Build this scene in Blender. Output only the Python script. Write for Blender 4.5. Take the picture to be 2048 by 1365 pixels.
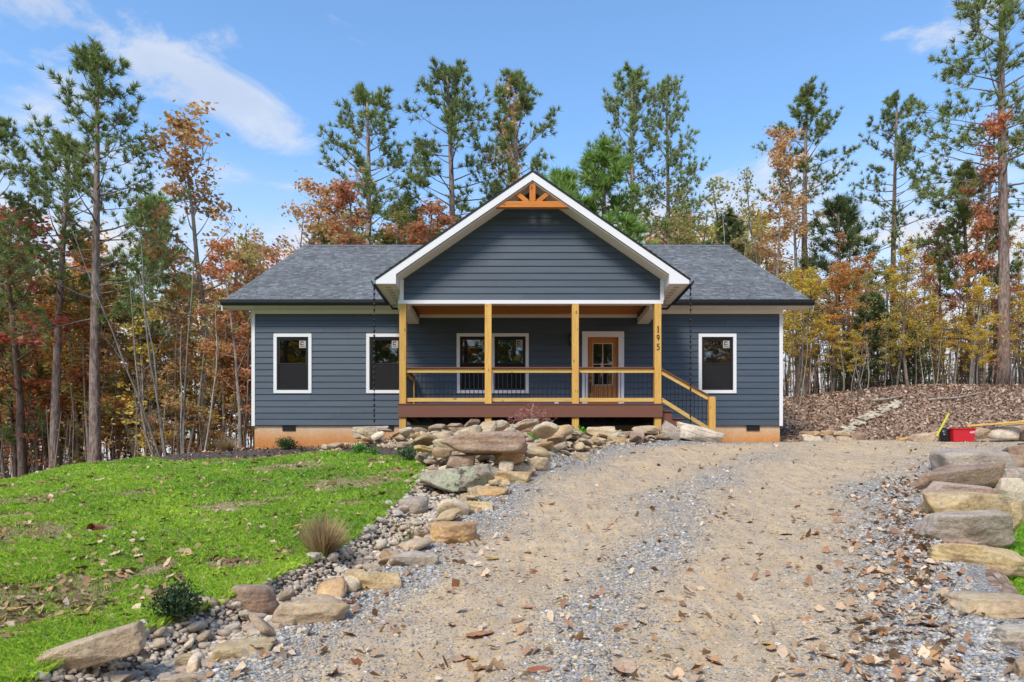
import bpy, bmesh, math, random
import numpy as np
from mathutils import Vector, Matrix, Euler

for _o in list(bpy.data.objects):
    bpy.data.objects.remove(_o)
SC = bpy.context.scene
COL = SC.collection

# ------------------------------------------------------------------ camera
EYE = 1.6                      # eye height above the foot of the drive
F, CX, HY = 1406.0, 1024.0, 950.0   # focal length, centre column and horizon row, in photo pixels
cam = bpy.data.cameras.new('camera')
cam.sensor_width = 36.0
cam.lens = 36.0 * F / 2048.0
cam.shift_y = (HY - 682.5) / 2048.0
cam.clip_start = 0.05
cam.clip_end = 3000.0
cam_o = bpy.data.objects.new('camera', cam)
cam_o.location = (0, 0, EYE)
cam_o.rotation_euler = (math.radians(90), 0, 0)
COL.objects.link(cam_o)
SC.camera = cam_o

# ------------------------------------------------------------------ light
SUN_EL, SUN_AZ = math.radians(48), math.radians(205)     # azimuth clockwise from +Y (north): behind the camera, a little to the left
SC.view_settings.view_transform = 'Standard'
SC.view_settings.look = 'None'
SC.view_settings.gamma = 1.0
SC.view_settings.use_curve_mapping = False
SC.view_settings.exposure = 1.35
sun = bpy.data.lights.new('sun', 'SUN')
sun.energy = 1.5
sun.angle = math.radians(18)
sun.color = (1.0, 0.92, 0.80)
sun_o = bpy.data.objects.new('sun', sun)
sd = Vector((math.sin(SUN_AZ) * math.cos(SUN_EL), math.cos(SUN_AZ) * math.cos(SUN_EL), math.sin(SUN_EL)))
sun_o.rotation_euler = sd.to_track_quat('Z', 'Y').to_euler()
sun_o.location = sd * 60
COL.objects.link(sun_o)


class NT:
    """small helper around a node tree"""
    def __init__(s, tree):
        s.t = tree
        s.t.nodes.clear()

    def n(s, typ, **kw):
        nd = s.t.nodes.new(typ)
        for k, v in kw.items():
            setattr(nd, k, v)
        return nd

    def put(s, sock, v):
        if v is None:
            return
        if isinstance(v, bpy.types.NodeSocket):
            s.t.links.new(v, sock)
        elif isinstance(v, (tuple, list)) and sock.type == 'RGBA' and len(v) == 3:
            sock.default_value = (*v, 1)
        else:
            sock.default_value = v

    def math(s, op, a, b=None, c=None, clamp=False):
        nd = s.n('ShaderNodeMath', operation=op, use_clamp=clamp)
        for i, v in enumerate((a, b, c)):
            s.put(nd.inputs[i], v)
        return nd.outputs[0]

    def vmath(s, op, a, b=None):
        nd = s.n('ShaderNodeVectorMath', operation=op)
        s.put(nd.inputs[0], a)
        if b is not None:
            s.put(nd.inputs[1], b)
        return nd.outputs['Value'] if op in ('LENGTH', 'DOT_PRODUCT', 'DISTANCE') else nd.outputs[0]

    def noise(s, vec, scale, detail=3, rough=.55, dist=0.0, out='Fac'):
        nd = s.n('ShaderNodeTexNoise')
        s.put(nd.inputs['Vector'], vec)
        nd.inputs['Scale'].default_value = scale
        nd.inputs['Detail'].default_value = detail
        nd.inputs['Roughness'].default_value = rough
        nd.inputs['Distortion'].default_value = dist
        return nd.outputs[out]

    def voro(s, vec, scale, feature='F1', out='Distance', rand=1.0):
        nd = s.n('ShaderNodeTexVoronoi', feature=feature)
        s.put(nd.inputs['Vector'], vec)
        nd.inputs['Scale'].default_value = scale
        nd.inputs['Randomness'].default_value = rand
        return nd.outputs[out]

    def ramp(s, fac, stops, interp='LINEAR'):
        nd = s.n('ShaderNodeValToRGB')
        nd.color_ramp.interpolation = interp
        els = nd.color_ramp.elements
        while len(els) < len(stops):
            els.new(0.5)
        for e, (p, c) in zip(els, stops):
            e.position = p
            e.color = (*c, 1) if isinstance(c, (tuple, list)) else (c, c, c, 1)
        s.put(nd.inputs[0], fac)
        return nd.outputs[0]

    def rng(s, v, a, b, c=0.0, d=1.0, smooth=True):
        nd = s.n('ShaderNodeMapRange', interpolation_type='SMOOTHSTEP' if smooth else 'LINEAR')
        s.put(nd.inputs[0], v)
        for i, x in enumerate((a, b, c, d)):
            s.put(nd.inputs[1 + i], x)
        return nd.outputs[0]

    def mix(s, f, a, b, mode='MIX'):
        nd = s.n('ShaderNodeMix', data_type='RGBA', blend_type=mode)
        s.put(nd.inputs[0], f)
        s.put(nd.inputs[6], a)
        s.put(nd.inputs[7], b)
        return nd.outputs[2]

    def bump(s, h, strength=.5, dist=.02, normal=None):
        nd = s.n('ShaderNodeBump')
        nd.inputs['Strength'].default_value = strength
        nd.inputs['Distance'].default_value = dist
        s.put(nd.inputs['Height'], h)
        if normal is not None:
            s.put(nd.inputs['Normal'], normal)
        return nd.outputs[0]

    def mapping(s, vec, loc=(0, 0, 0), rot=(0, 0, 0), scale=(1, 1, 1), typ='POINT'):
        nd = s.n('ShaderNodeMapping', vector_type=typ)
        s.put(nd.inputs[0], vec)
        nd.inputs[1].default_value = loc
        nd.inputs[2].default_value = rot
        nd.inputs[3].default_value = scale
        return nd.outputs[0]

    def hsv(s, col, h=.5, sat=1., v=1.):
        nd = s.n('ShaderNodeHueSaturation')
        s.put(nd.inputs['Hue'], h)
        s.put(nd.inputs['Saturation'], sat)
        s.put(nd.inputs['Value'], v)
        s.put(nd.inputs['Color'], col)
        return nd.outputs[0]


def build_world():
    w = bpy.data.worlds.new('World')
    SC.world = w
    w.use_nodes = True
    T = NT(w.node_tree)
    sky = T.n('ShaderNodeTexSky', sky_type='NISHITA')
    sky.sun_disc = False
    sky.sun_elevation = SUN_EL
    sky.sun_rotation = SUN_AZ
    sky.altitude = 300
    sky.air_density = 1.0
    sky.dust_density = 0.3
    sky.ozone_density = 2.2
    d = T.n('ShaderNodeTexCoord').outputs['Generated']
    sep = T.n('ShaderNodeSeparateXYZ')
    T.put(sep.inputs[0], d)
    z = T.math('MAXIMUM', sep.outputs[2], 0.0)
    den = T.math('ADD', z, 0.15)
    comb = T.n('ShaderNodeCombineXYZ')
    T.put(comb.inputs[0], T.math('DIVIDE', sep.outputs[0], den))
    T.put(comb.inputs[1], T.math('DIVIDE', sep.outputs[1], den))
    p = comb.outputs[0]                        # a flat cloud layer seen from below
    n1 = T.noise(T.mapping(p, rot=(0, 0, .6), scale=(1.0, 1.7, 1)), 1.15, 7, .58, .35)
    n2 = T.noise(p, 5.0, 6, .6, .6)
    n3 = T.noise(T.mapping(p, loc=(4.2, 1.1, 0)), 3.2, 7, .62, .5)
    # scattered cumulus, thicker low down
    cover = T.rng(sep.outputs[2], 0.22, 0.50, 0.41, 0.66)
    f = T.math('ADD', T.math('MULTIPLY', n1, .75), T.math('MULTIPLY', n2, .25))
    base = T.rng(T.math('SUBTRACT', f, cover), -0.03, 0.14)
    # wispy bands high up: long streaks of cloud
    def streak(loc, ang, half, wid, lo, hi):
        q = T.mapping(p, loc=(*loc, 0), rot=(0, 0, ang), scale=(half, wid, 1), typ='TEXTURE')
        r = T.vmath('LENGTH', T.vmath('MULTIPLY', q, (1, 1, 0)))
        return T.rng(T.math('ADD', r, T.math('MULTIPLY', T.math('SUBTRACT', n3, .5), 8.0)), hi, lo)
    acc = base
    for a in (((-.62, 1.32), math.radians(56), .36, .07, .0, 1.3),
              ((-.37, .98), math.radians(70), .22, .045, .2, 1.1),
              ((.78, 1.12), math.radians(118), .10, .06, .0, 1.2),
              ((.62, 1.75), math.radians(140), .20, .09, .1, 1.2),
              ((.9, .75), math.radians(40), .5, .08, .1, 1.3),
              ((-1.3, .6), math.radians(60), .6, .1, .1, 1.3),
              ((.2, -1.2), math.radians(30), .8, .14, .1, 1.3),
              ((-1.4, -1.0), math.radians(80), .7, .12, .1, 1.3)):
        acc = T.math('MAXIMUM', acc, T.math('MULTIPLY', streak(*a), .62))
    cl = T.mix(T.rng(n2, .3, .7), (2.7, 2.85, 3.15), (3.3, 3.35, 3.45))
    # the thin bright veil of an autumn day close to the horizon
    veil = T.rng(sep.outputs[2], .43, .16, 0.0, 1.0)
    skyc = T.mix(1.0, sky.outputs[0], SKY_TINT, 'MULTIPLY')
    col = T.mix(T.math('MULTIPLY', veil, T.rng(n1, .3, .62, .45, .95)), skyc, (3.15, 3.25, 3.42))
    col = T.mix(T.math('MINIMUM', acc, 1.0), col, cl)
    bg = T.n('ShaderNodeBackground')
    T.put(bg.inputs[0], col)
    bg.inputs[1].default_value = 0.105
    out = T.n('ShaderNodeOutputWorld')
    T.t.links.new(bg.outputs[0], out.inputs[0])


SKY_TINT = (.86, 1.03, 1.10)
build_world()

# ------------------------------------------------------------------ scene helpers
def tag(o, label=None, cat=None, group=None, kind=None):
    if label: o['label'] = label
    if cat: o['category'] = cat
    if group: o['group'] = group
    if kind: o['kind'] = kind
    return o


def obj(name, me, mat=None, parent=None, loc=(0, 0, 0), rot=None, scale=None):
    o = bpy.data.objects.new(name, me)
    COL.objects.link(o)
    if parent is not None:
        o.parent = parent
    o.location = loc
    if rot is not None:
        o.rotation_euler = rot
    if scale is not None:
        o.scale = scale
    if mat is not None and me is not None and len(me.materials) == 0:
        me.materials.append(mat)
    return o


def empty(name, loc=(0, 0, 0), rz=0.0):
    o = bpy.data.objects.new(name, None)
    o.empty_display_size = .2
    COL.objects.link(o)
    o.location = loc
    o.rotation_euler = (0, 0, rz)
    return o


def npmesh(name, V, Fc, smooth=False, col=None):
    """mesh from numpy arrays; Fc is an (M,k) array or a list of such arrays"""
    me = bpy.data.meshes.new(name)
    V = np.asarray(V, dtype=np.float32)
    Fs = Fc if isinstance(Fc, list) else [Fc]
    Fs = [np.asarray(f, dtype=np.int32) for f in Fs if len(f)]
    me.vertices.add(len(V))
    me.vertices.foreach_set('co', V.ravel())
    loops = np.concatenate([f.ravel() for f in Fs])
    starts, s = [], 0
    for f in Fs:
        k = f.shape[1]
        starts.append(np.arange(s, s + len(f) * k, k, dtype=np.int32))
        s += len(f) * k
    starts = np.concatenate(starts)
    me.loops.add(len(loops))
    me.loops.foreach_set('vertex_index', loops)
    me.polygons.add(len(starts))
    me.polygons.foreach_set('loop_start', starts)
    if smooth:
        me.polygons.foreach_set('use_smooth', np.ones(len(starts), dtype=bool))
    me.update(calc_edges=True)
    if col is not None:
        a = me.color_attributes.new('Col', 'FLOAT_COLOR', 'POINT')
        c = np.ones((len(V), 4), dtype=np.float32)
        c[:, :col.shape[1]] = col
        a.data.foreach_set('color', c.ravel())
    return me


class MB:
    """collects boxes, prisms and tubes into one mesh"""
    def __init__(s):
        s.v, s.f = [], []

    def poly(s, pts, faces):
        b = len(s.v)
        s.v += [tuple(p) for p in pts]
        s.f += [tuple(b + i for i in f) for f in faces]
        return s

    def box(s, x0, x1, y0, y1, z0, z1):
        return s.poly([(x0, y0, z0), (x1, y0, z0), (x1, y1, z0), (x0, y1, z0), (x0, y0, z1), (x1, y0, z1), (x1, y1, z1), (x0, y1, z1)],
                      [(0, 3, 2, 1), (4, 5, 6, 7), (0, 1, 5, 4), (1, 2, 6, 5), (2, 3, 7, 6), (3, 0, 4, 7)])

    def prism_y(s, pts, y0, y1):
        """polygon given in (x,z), counter-clockwise seen from -Y, extruded from y0 to y1"""
        n = len(pts)
        v = [(x, y0, z) for x, z in pts] + [(x, y1, z) for x, z in pts]
        f = [tuple(range(n)), tuple(range(2 * n - 1, n - 1, -1))]
        f += [(i, i + n, (i + 1) % n + n, (i + 1) % n) for i in range(n)]
        return s.poly(v, f)

    def prism_x(s, pts, x0, x1):
        """polygon given in (y,z) extruded along x"""
        n = len(pts)
        v = [(x0, y, z) for y, z in pts] + [(x1, y, z) for y, z in pts]
        f = [tuple(range(n)), tuple(range(2 * n - 1, n - 1, -1))]
        f += [(i, i + n, (i + 1) % n + n, (i + 1) % n) for i in range(n)]
        return s.poly(v, f)

    def bar(s, a, b, w, h, up=(0, 0, 1)):
        a, b = Vector(a), Vector(b)
        d = (b - a).normalized()
        u = Vector(up)
        sd_ = d.cross(u).normalized()
        u = sd_.cross(d).normalized()
        pts = []
        for q in (a, b):
            for i, j in ((-1, -1), (1, -1), (1, 1), (-1, 1)):
                pts.append(q + sd_ * (i * w / 2) + u * (j * h / 2))
        return s.poly(pts, [(0, 1, 2, 3), (7, 6, 5, 4), (0, 4, 5, 1), (1, 5, 6, 2), (2, 6, 7, 3), (3, 7, 4, 0)])

    def tube(s, pts, radii, n=6, cap=True):
        pts = [Vector(p) for p in pts]
        b0 = len(s.v)
        for i, p in enumerate(pts):
            d = (pts[min(i + 1, len(pts) - 1)] - pts[max(i - 1, 0)]).normalized()
            u = d.orthogonal().normalized() if abs(d.z) < .95 else Vector((1, 0, 0))
            u = (u - d * u.dot(d)).normalized()
            w = d.cross(u)
            r = radii[i] if hasattr(radii, '__len__') else radii
            for k in range(n):
                a = 2 * math.pi * k / n
                s.v.append(tuple(p + u * (r * math.cos(a)) + w * (r * math.sin(a))))
        for i in range(len(pts) - 1):
            for k in range(n):
                s.f.append((b0 + i * n + k, b0 + i * n + (k + 1) % n, b0 + (i + 1) * n + (k + 1) % n, b0 + (i + 1) * n + k))
        if cap:
            s.f.append(tuple(b0 + k for k in range(n - 1, -1, -1)))
            s.f.append(tuple(b0 + (len(pts) - 1) * n + k for k in range(n)))
        return s

    def lathe(s, prof, n=16, c=(0, 0, 0)):
        b0 = len(s.v)
        for r, z in prof:
            for k in range(n):
                a = 2 * math.pi * k / n
                s.v.append((c[0] + r * math.cos(a), c[1] + r * math.sin(a), c[2] + z))
        for i in range(len(prof) - 1):
            for k in range(n):
                s.f.append((b0 + i * n + k, b0 + i * n + (k + 1) % n, b0 + (i + 1) * n + (k + 1) % n, b0 + (i + 1) * n + k))
        return s

    def mesh(s, name, bevel=0.0, smooth=False, segs=1):
        me = bpy.data.meshes.new(name)
        me.from_pydata(s.v, [], s.f)
        if bevel > 0:
            bm = bmesh.new()
            bm.from_mesh(me)
            bmesh.ops.remove_doubles(bm, verts=bm.verts, dist=1e-6)
            bmesh.ops.bevel(bm, geom=list(bm.edges), offset=bevel, segments=segs, affect='EDGES', clamp_overlap=True)
            bm.to_mesh(me)
            bm.free()
        if smooth:
            me.polygons.foreach_set('use_smooth', [True] * len(me.polygons))
        me.update()
        return me


def P(px, py, Y):
    """photo pixel at depth Y -> point"""
    return Vector(((px - CX) / F * Y, Y, EYE + (HY - py) / F * Y))


def sstep(a, b, x):
    t = np.clip((np.asarray(x, dtype=float) - a) / (b - a), 0, 1)
    return t * t * (3 - 2 * t)


# ------------------------------------------------------------------ the lie of the land
_XL = np.array([(-6, -3.6), (0, -2.4), (2, -2.0), (3.87, -1.66), (5.33, -1.23), (7.45, -.76), (9.7, -.44), (11.7, .28), (13.9, 1.0), (16.0, 2.3), (17.0, 3.8), (17.7, 5.0), (18.4, 5.5), (20, 5.7)])
_XR = np.array([(-6, -1.2), (0, 1.0), (2, 1.6), (4.0, 2.55), (4.8, 3.0), (6, 3.6), (6.8, 4.05), (8, 4.8), (9, 5.2), (10.2, 5.8), (11.3, 7.0), (13, 8.7), (17, 12.0), (19.3, 15.0), (20, 15)])
_XG = np.array([(-6, -4.6), (0, -3.5), (2, -3.0), (4.23, -2.35), (5.2, -2.0), (5.74, -1.9), (7, -1.62), (8.27, -1.55), (9.3, -1.5), (11.7, -1.5), (13, -1.6), (14.2, -2.3), (15.4, -3.6), (16.4, -4.6), (17.2, -5.3), (20, -6)])


def xl(y): return np.interp(y, _XL[:, 0], _XL[:, 1])        # drive, left edge
def xr(y): return np.interp(y, _XR[:, 0], _XR[:, 1])        # drive, right edge
def xg(y): return np.interp(y, _XG[:, 0], _XG[:, 1])        # lawn, right edge


def wob(x, y, s=1.0):
    """cheap smooth pseudo-noise"""
    return (np.sin(1.7 * s * x + 1.3 * s * y + .4) + np.sin(2.9 * s * x - 2.1 * s * y + 1.9) * .6 + np.sin(-1.1 * s * x + 3.7 * s * y + 4.0) * .5
            + np.sin(5.3 * s * x + 4.1 * s * y + 2.2) * .25) / 2.35


def H(x, y):
    x = np.asarray(x, dtype=float)
    y = np.asarray(y, dtype=float)
    s = .137
    t = np.clip((y - 15) / 4, 0, 1)
    g = np.where(y < 0, .07 * y, s * np.minimum(y, 15)) + 4 * s * (t - t * t / 2)
    g = g + .016 * np.clip(x, 0, 9) * sstep(8, 18, y)
    g = g - .035 * np.maximum(0, -x - 1) * sstep(3, 9, y)
    g = g - 1.25 * sstep(9.6, 13.0, -x) * sstep(6, 13, y) - .14 * sstep(6.0, 9.5, -x) * sstep(4, 10, y) * sstep(16.5, 13, y)
    # behind the lawn the wood floor falls away, right of the house a bank rises
    left = sstep(-4, -10, x)
    g = g - .75 * left * sstep(20.5, 30, y)
    bank = sstep(5.0, 7.6, x) * sstep(19.9, 30.5, y) * 2.35 + sstep(4, 12, x) * sstep(29, 60, y) * .8
    bank = bank + sstep(11.0, 17.0, x) * sstep(15.5, 20.5, y) * .55
    g = g + bank
    mid = sstep(6.5, 8, x)
    # right of the drive's boulder wall a lower strip of grass
    d = x - xr(y)
    g = g - .62 * sstep(.5, .95, d) * (1 - sstep(9.0, 12.5, y)) * sstep(-4, 1, y)
    # stone channel between lawn and drive, sunk a little; the garden mound before the porch
    c = (x - xg(y)) / np.maximum(xl(y) - xg(y), .2)
    inch = sstep(0.0, .3, c) * sstep(1.0, .75, c)
    g = g - .16 * inch * (1 - sstep(9.5, 12, y)) * sstep(1, 3, y)
    m = np.exp(-((x + 1.6) / 2.6) ** 2 - ((y - 16.4) / 1.4) ** 2) * .30 + np.exp(-((x + .1) / 1.0) ** 2 - ((y - 13.4) / 1.6) ** 2) * .38
    m = m + np.exp(-((x - 2.6) / 2.0) ** 2 - ((y - 17.4) / .7) ** 2) * .20
    g = g + m
    g = g + sstep(-2.6, -3.6, x) * sstep(-10.5, -8.5, x) * (.17 * sstep(17.4, 19.6, y) - .09 * sstep(14.0, 16.6, y) * sstep(19.0, 17.6, y))
    # lawn hummocks
    g = g + .035 * wob(x, y, .55) + .012 * wob(x, y, 2.1)
    g = g + .10 * sstep(-2.5, -5, x) * sstep(15, 11, y) * sstep(5, 9, y)
    # wheel ruts
    u = (x - xl(y)) / np.maximum(xr(y) - xl(y), .5)
    rut = np.exp(-((u - .30) / .07) ** 2) + np.exp(-((u - .68) / .07) ** 2)
    crown = np.exp(-((u - .49) / .09) ** 2)
    ond = sstep(0, .1, u) * sstep(1, .9, u) * (1 - sstep(13, 17, y))
    g = g + ond * (-.045 * rut + .03 * crown)
    return g


def Hs(x, y): return float(H(x, y))


def gnd(px, py, y0=2.0, y1=60.0):
    """where the sight line through a photo pixel meets the land"""
    ys = np.linspace(y0, y1, 3000)
    z = EYE + (HY - py) / F * ys
    below = H((px - CX) / F * ys, ys) >= z
    i = int(np.argmax(below)) if below.any() else len(ys) - 1
    y = float(ys[i])
    x = (px - CX) / F * y
    return Vector((x, y, Hs(x, y)))


def normal_at(x, y):
    e = .05
    return Vector((-(Hs(x + e, y) - Hs(x - e, y)) / (2 * e), -(Hs(x, y + e) - Hs(x, y - e)) / (2 * e), 1)).normalized()

# ------------------------------------------------------------------ materials
MATS = {}


def newmat(name):
    m = bpy.data.materials.new(name)
    m.use_nodes = True
    MATS[name] = m
    return m, NT(m.node_tree)


def finish(T, col, rough=.6, bump=None, metal=0.0, spec=.5, extra=None):
    b = T.n('ShaderNodeBsdfPrincipled')
    T.put(b.inputs['Base Color'], col)
    T.put(b.inputs['Roughness'], rough)
    b.inputs['Metallic'].default_value = metal
    b.inputs['Specular IOR Level'].default_value = spec
    if bump is not None:
        T.put(b.inputs['Normal'], bump)
    out = T.n('ShaderNodeOutputMaterial')
    T.t.links.new(b.outputs[0], out.inputs[0])
    return b


def pos(T): return T.n('ShaderNodeNewGeometry').outputs['Position']
def isl(T): return T.n('ShaderNodeNewGeometry').outputs['Random Per Island']
def ocol(T): return T.n('ShaderNodeObjectInfo').outputs['Color']
def ornd(T): return T.n('ShaderNodeObjectInfo').outputs['Random']
def vcol(T):
    n = T.n('ShaderNodeVertexColor')
    n.layer_name = 'Col'
    return n.outputs[0]


def m_paint(name, c, rough=.5, var=.08, scale=3.0, streak=(1, 1, 1), bump=.0, spec=.35):
    m, T = newmat(name)
    v = T.mapping(pos(T), scale=streak)
    n = T.noise(v, scale, 5, .6)
    n2 = T.noise(pos(T), 22, 3, .6)
    f = T.math('ADD', T.math('MULTIPLY', n, .7), T.math('MULTIPLY', n2, .3))
    rv = T.math('MULTIPLY', T.math('SUBTRACT', ornd(T), .5), var * .9)
    col = T.hsv(c, v=T.math('ADD', T.rng(f, .3, .7, 1 - var, 1 + var, False), rv))
    finish(T, col, T.rng(n2, .3, .7, rough - .08, rough + .08, False), T.bump(n2, bump, .004) if bump else None, spec=spec)
    return m


def m_wood(name, c, axis, dark=.55, knots=True, rough=.6):
    """sawn timber with grain running along the given axis"""
    m, T = newmat(name)
    sc = [16.0, 16.0, 16.0]
    sc[axis] = 1.0
    off = T.vmath('ADD', pos(T), T.vmath('SCALE', (3.1, 1.7, 2.3)))
    n = T.n('ShaderNodeCombineXYZ')
    r = ornd(T)
    for i in range(3):
        T.put(n.inputs[i], T.math('MULTIPLY', r, 17.3 + 5 * i))
    p = T.vmath('ADD', pos(T), n.outputs[0])
    v = T.mapping(p, scale=tuple(sc))
    g = T.noise(v, 2.2, 5, .65, .8)
    g2 = T.noise(T.mapping(p, scale=tuple(x * .35 for x in sc)), 1.5, 3, .6)
    ca = tuple(x * dark for x in c)
    col = T.mix(T.rng(g, .35, .72), c, tuple(c[i] * (.80, .68, .5)[i] for i in range(3)))
    col = T.mix(T.math('MULTIPLY', T.rng(g2, .55, .8), .5), col, ca)
    if knots:
        ks = [3.2, 3.2, 3.2]
        ks[axis] = 1.6
        k = T.voro(T.mapping(p, scale=tuple(ks)), 1.8)
        col = T.hsv(col, v=T.rng(r, 0, 1, .86, 1.1, False))
        col = T.mix(T.rng(k, .19, .10, 0, .75), col, tuple(x * .22 for x in c))
    finish(T, col, rough, T.bump(g, .15, .003), spec=.3)
    return m


M_SIDING = m_paint('siding_paint', (.062, .084, .110), .52, .17, 2.0, (.35, 1, 5), .12, .4)
M_WHITE = m_paint('white_trim_paint', (.76, .75, .75), .5, .03, 2.0, (1, 1, 1), .05)
M_WHITE_SHADED = m_paint('white_paint_warm_shade', (.74, .69, .61), .55, .03, 2.0)  # white paint with the warm shade under eaves and porch put into its colour
M_BLACK = m_paint('black_aluminium', (.012, .012, .013), .38, .15, 4.0)
M_FRAME = m_paint('black_window_frame', (.014, .013, .013), .45, .1, 4.0)
M_IRON = m_paint('black_iron', (.014, .018, .024), .45, .2, 6.0)
M_DECK = m_paint('brown_composite_deck', (.175, .072, .045), .6, .07, 3.0, (.4, 3, 3), .08, .3)
M_PINE_V = m_wood('yellow_pine_vertical', (.66, .40, .105), 2)
M_PINE_C = m_wood('clear_yellow_pine', (.66, .40, .105), 2, .55, False)
M_PINE_X = m_wood('yellow_pine_horizontal', (.70, .46, .15), 0)
M_PINE_Y = m_wood('yellow_pine_depth', (.62, .40, .13), 1)
M_CEIL = m_wood('stained_ceiling_boards', (.52, .20, .045), 0, .6, True, .5)
M_TRUSS = m_wood('stained_cedar', (.62, .22, .035), 0, .7, True, .45)
M_TRUSSV = m_wood('stained_cedar_upright', (.60, .20, .03), 2, .7, True, .45)
M_DOOR = m_wood('stained_door', (.46, .185, .045), 2, .75, False, .42)
M_INSIDE = m_paint('interior_wall', (.16, .15, .14), .8, .1, 2)
M_UNDER = m_paint('shed_dark_timber', (.10, .07, .05), .8, .2, 3)
M_DIGIT = m_paint('bronze_digit', (.02, .014, .01), .4, .1, 5)
M_STICKW = m_paint('sticker_white', (.36, .39, .36), .5, .05, 9)
M_STICKR = m_paint('sticker_red', (.16, .03, .02), .5, .4, 30)
M_STICKK = m_paint('sticker_black', (.03, .035, .03), .5, .2, 30)
M_STICKP = m_paint('sticker_pink', (.55, .36, .32), .5, .1, 30)
M_MULLION = m_paint('door_glazing_bead', (.62, .42, .25), .5, .05, 5)
M_RED = m_paint('red_plastic', (.56, .02, .03), .42, .08, 4)
M_BAG = m_paint('black_plastic_bag', (.012, .012, .014), .25, .3, 6)
M_YEL = m_paint('yellow_plastic', (.58, .55, .04), .4, .1, 9)
M_LETTER = m_paint('white_print', (.8, .72, .72), .5, .03, 9)
M_PIPE = m_paint('clay_pipe', (.42, .17, .08), .7, .15, 9)


def m_glass(name, base, mixf):
    m, T = newmat(name)
    fr = T.n('ShaderNodeFresnel')
    fr.inputs[0].default_value = 1.5
    gl = T.n('ShaderNodeBsdfGlossy')
    gl.inputs['Color'].default_value = (1, 1, 1, 1)
    gl.inputs['Roughness'].default_value = .012
    wv = T.noise(pos(T), 1.6, 2, .5)
    T.put(gl.inputs['Normal'], T.bump(wv, .06, .02))
    tr = T.n('ShaderNodeBsdfTransparent')
    tr.inputs[0].default_value = (*base, 1)
    mx = T.n('ShaderNodeMixShader')
    T.put(mx.inputs[0], T.math('ADD', T.math('MULTIPLY', fr.outputs[0], 1.6), mixf, clamp=True))
    T.t.links.new(tr.outputs[0], mx.inputs[1])
    T.t.links.new(gl.outputs[0], mx.inputs[2])
    out = T.n('ShaderNodeOutputMaterial')
    T.t.links.new(mx.outputs[0], out.inputs[0])
    return m


M_GLASS = m_glass('window_glass', (.75, .8, .78), .04)


def m_screen():
    m, T = newmat('insect_screen')
    d = T.n('ShaderNodeBsdfDiffuse')
    d.inputs[0].default_value = (.035, .034, .035, 1)
    tr = T.n('ShaderNodeBsdfTransparent')
    mx = T.n('ShaderNodeMixShader')
    mx.inputs[0].default_value = .72
    T.t.links.new(tr.outputs[0], mx.inputs[1])
    T.t.links.new(d.outputs[0], mx.inputs[2])
    out = T.n('ShaderNodeOutputMaterial')
    T.t.links.new(mx.outputs[0], out.inputs[0])
    return m


M_SCREEN = m_screen()


def m_shingle():
    m, T = newmat('asphalt_shingle')
    r = isl(T)
    col = T.ramp(r, [(0, (.11, .119, .131)), (.3, (.14, .152, .167)), (.6, (.165, .178, .194)), (.85, (.195, .209, .224)), (1, (.25, .265, .28))])
    g = T.noise(pos(T), 160, 2, .6)
    col = T.mix(T.rng(g, .35, .75, 0, .4), col, (.11, .125, .145))
    big = T.noise(pos(T), .6, 3, .5)
    col = T.hsv(col, v=T.rng(big, .3, .7, .88, 1.12, False))
    finish(T, col, .85, T.bump(g, .4, .006), spec=.25)
    return m


M_SHINGLE = m_shingle()


def m_foundation():
    m, T = newmat('clay_stained_stucco')
    p = pos(T)
    sep = T.n('ShaderNodeSeparateXYZ')
    T.put(sep.inputs[0], p)
    n = T.noise(T.mapping(p, scale=(1, 1, .6)), 1.3, 6, .68)
    n2 = T.noise(p, 14, 4, .6)
    h = T.math('ADD', sep.outputs[2], T.math('MULTIPLY', T.math('SUBTRACT', n, .5), .35))
    col = T.ramp(T.rng(h, 2.35, 3.02, 0, 1, False), [(0, (.52, .20, .055)), (.35, (.56, .25, .09)), (.68, (.60, .36, .19)), (.95, (.58, .46, .35))])   # red clay splashed up the render
    col = T.hsv(col, v=T.rng(n2, .3, .7, .9, 1.08, False))
    finish(T, col, .85, T.bump(n2, .3, .006), spec=.2)
    return m


M_FOUND = m_foundation()


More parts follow.
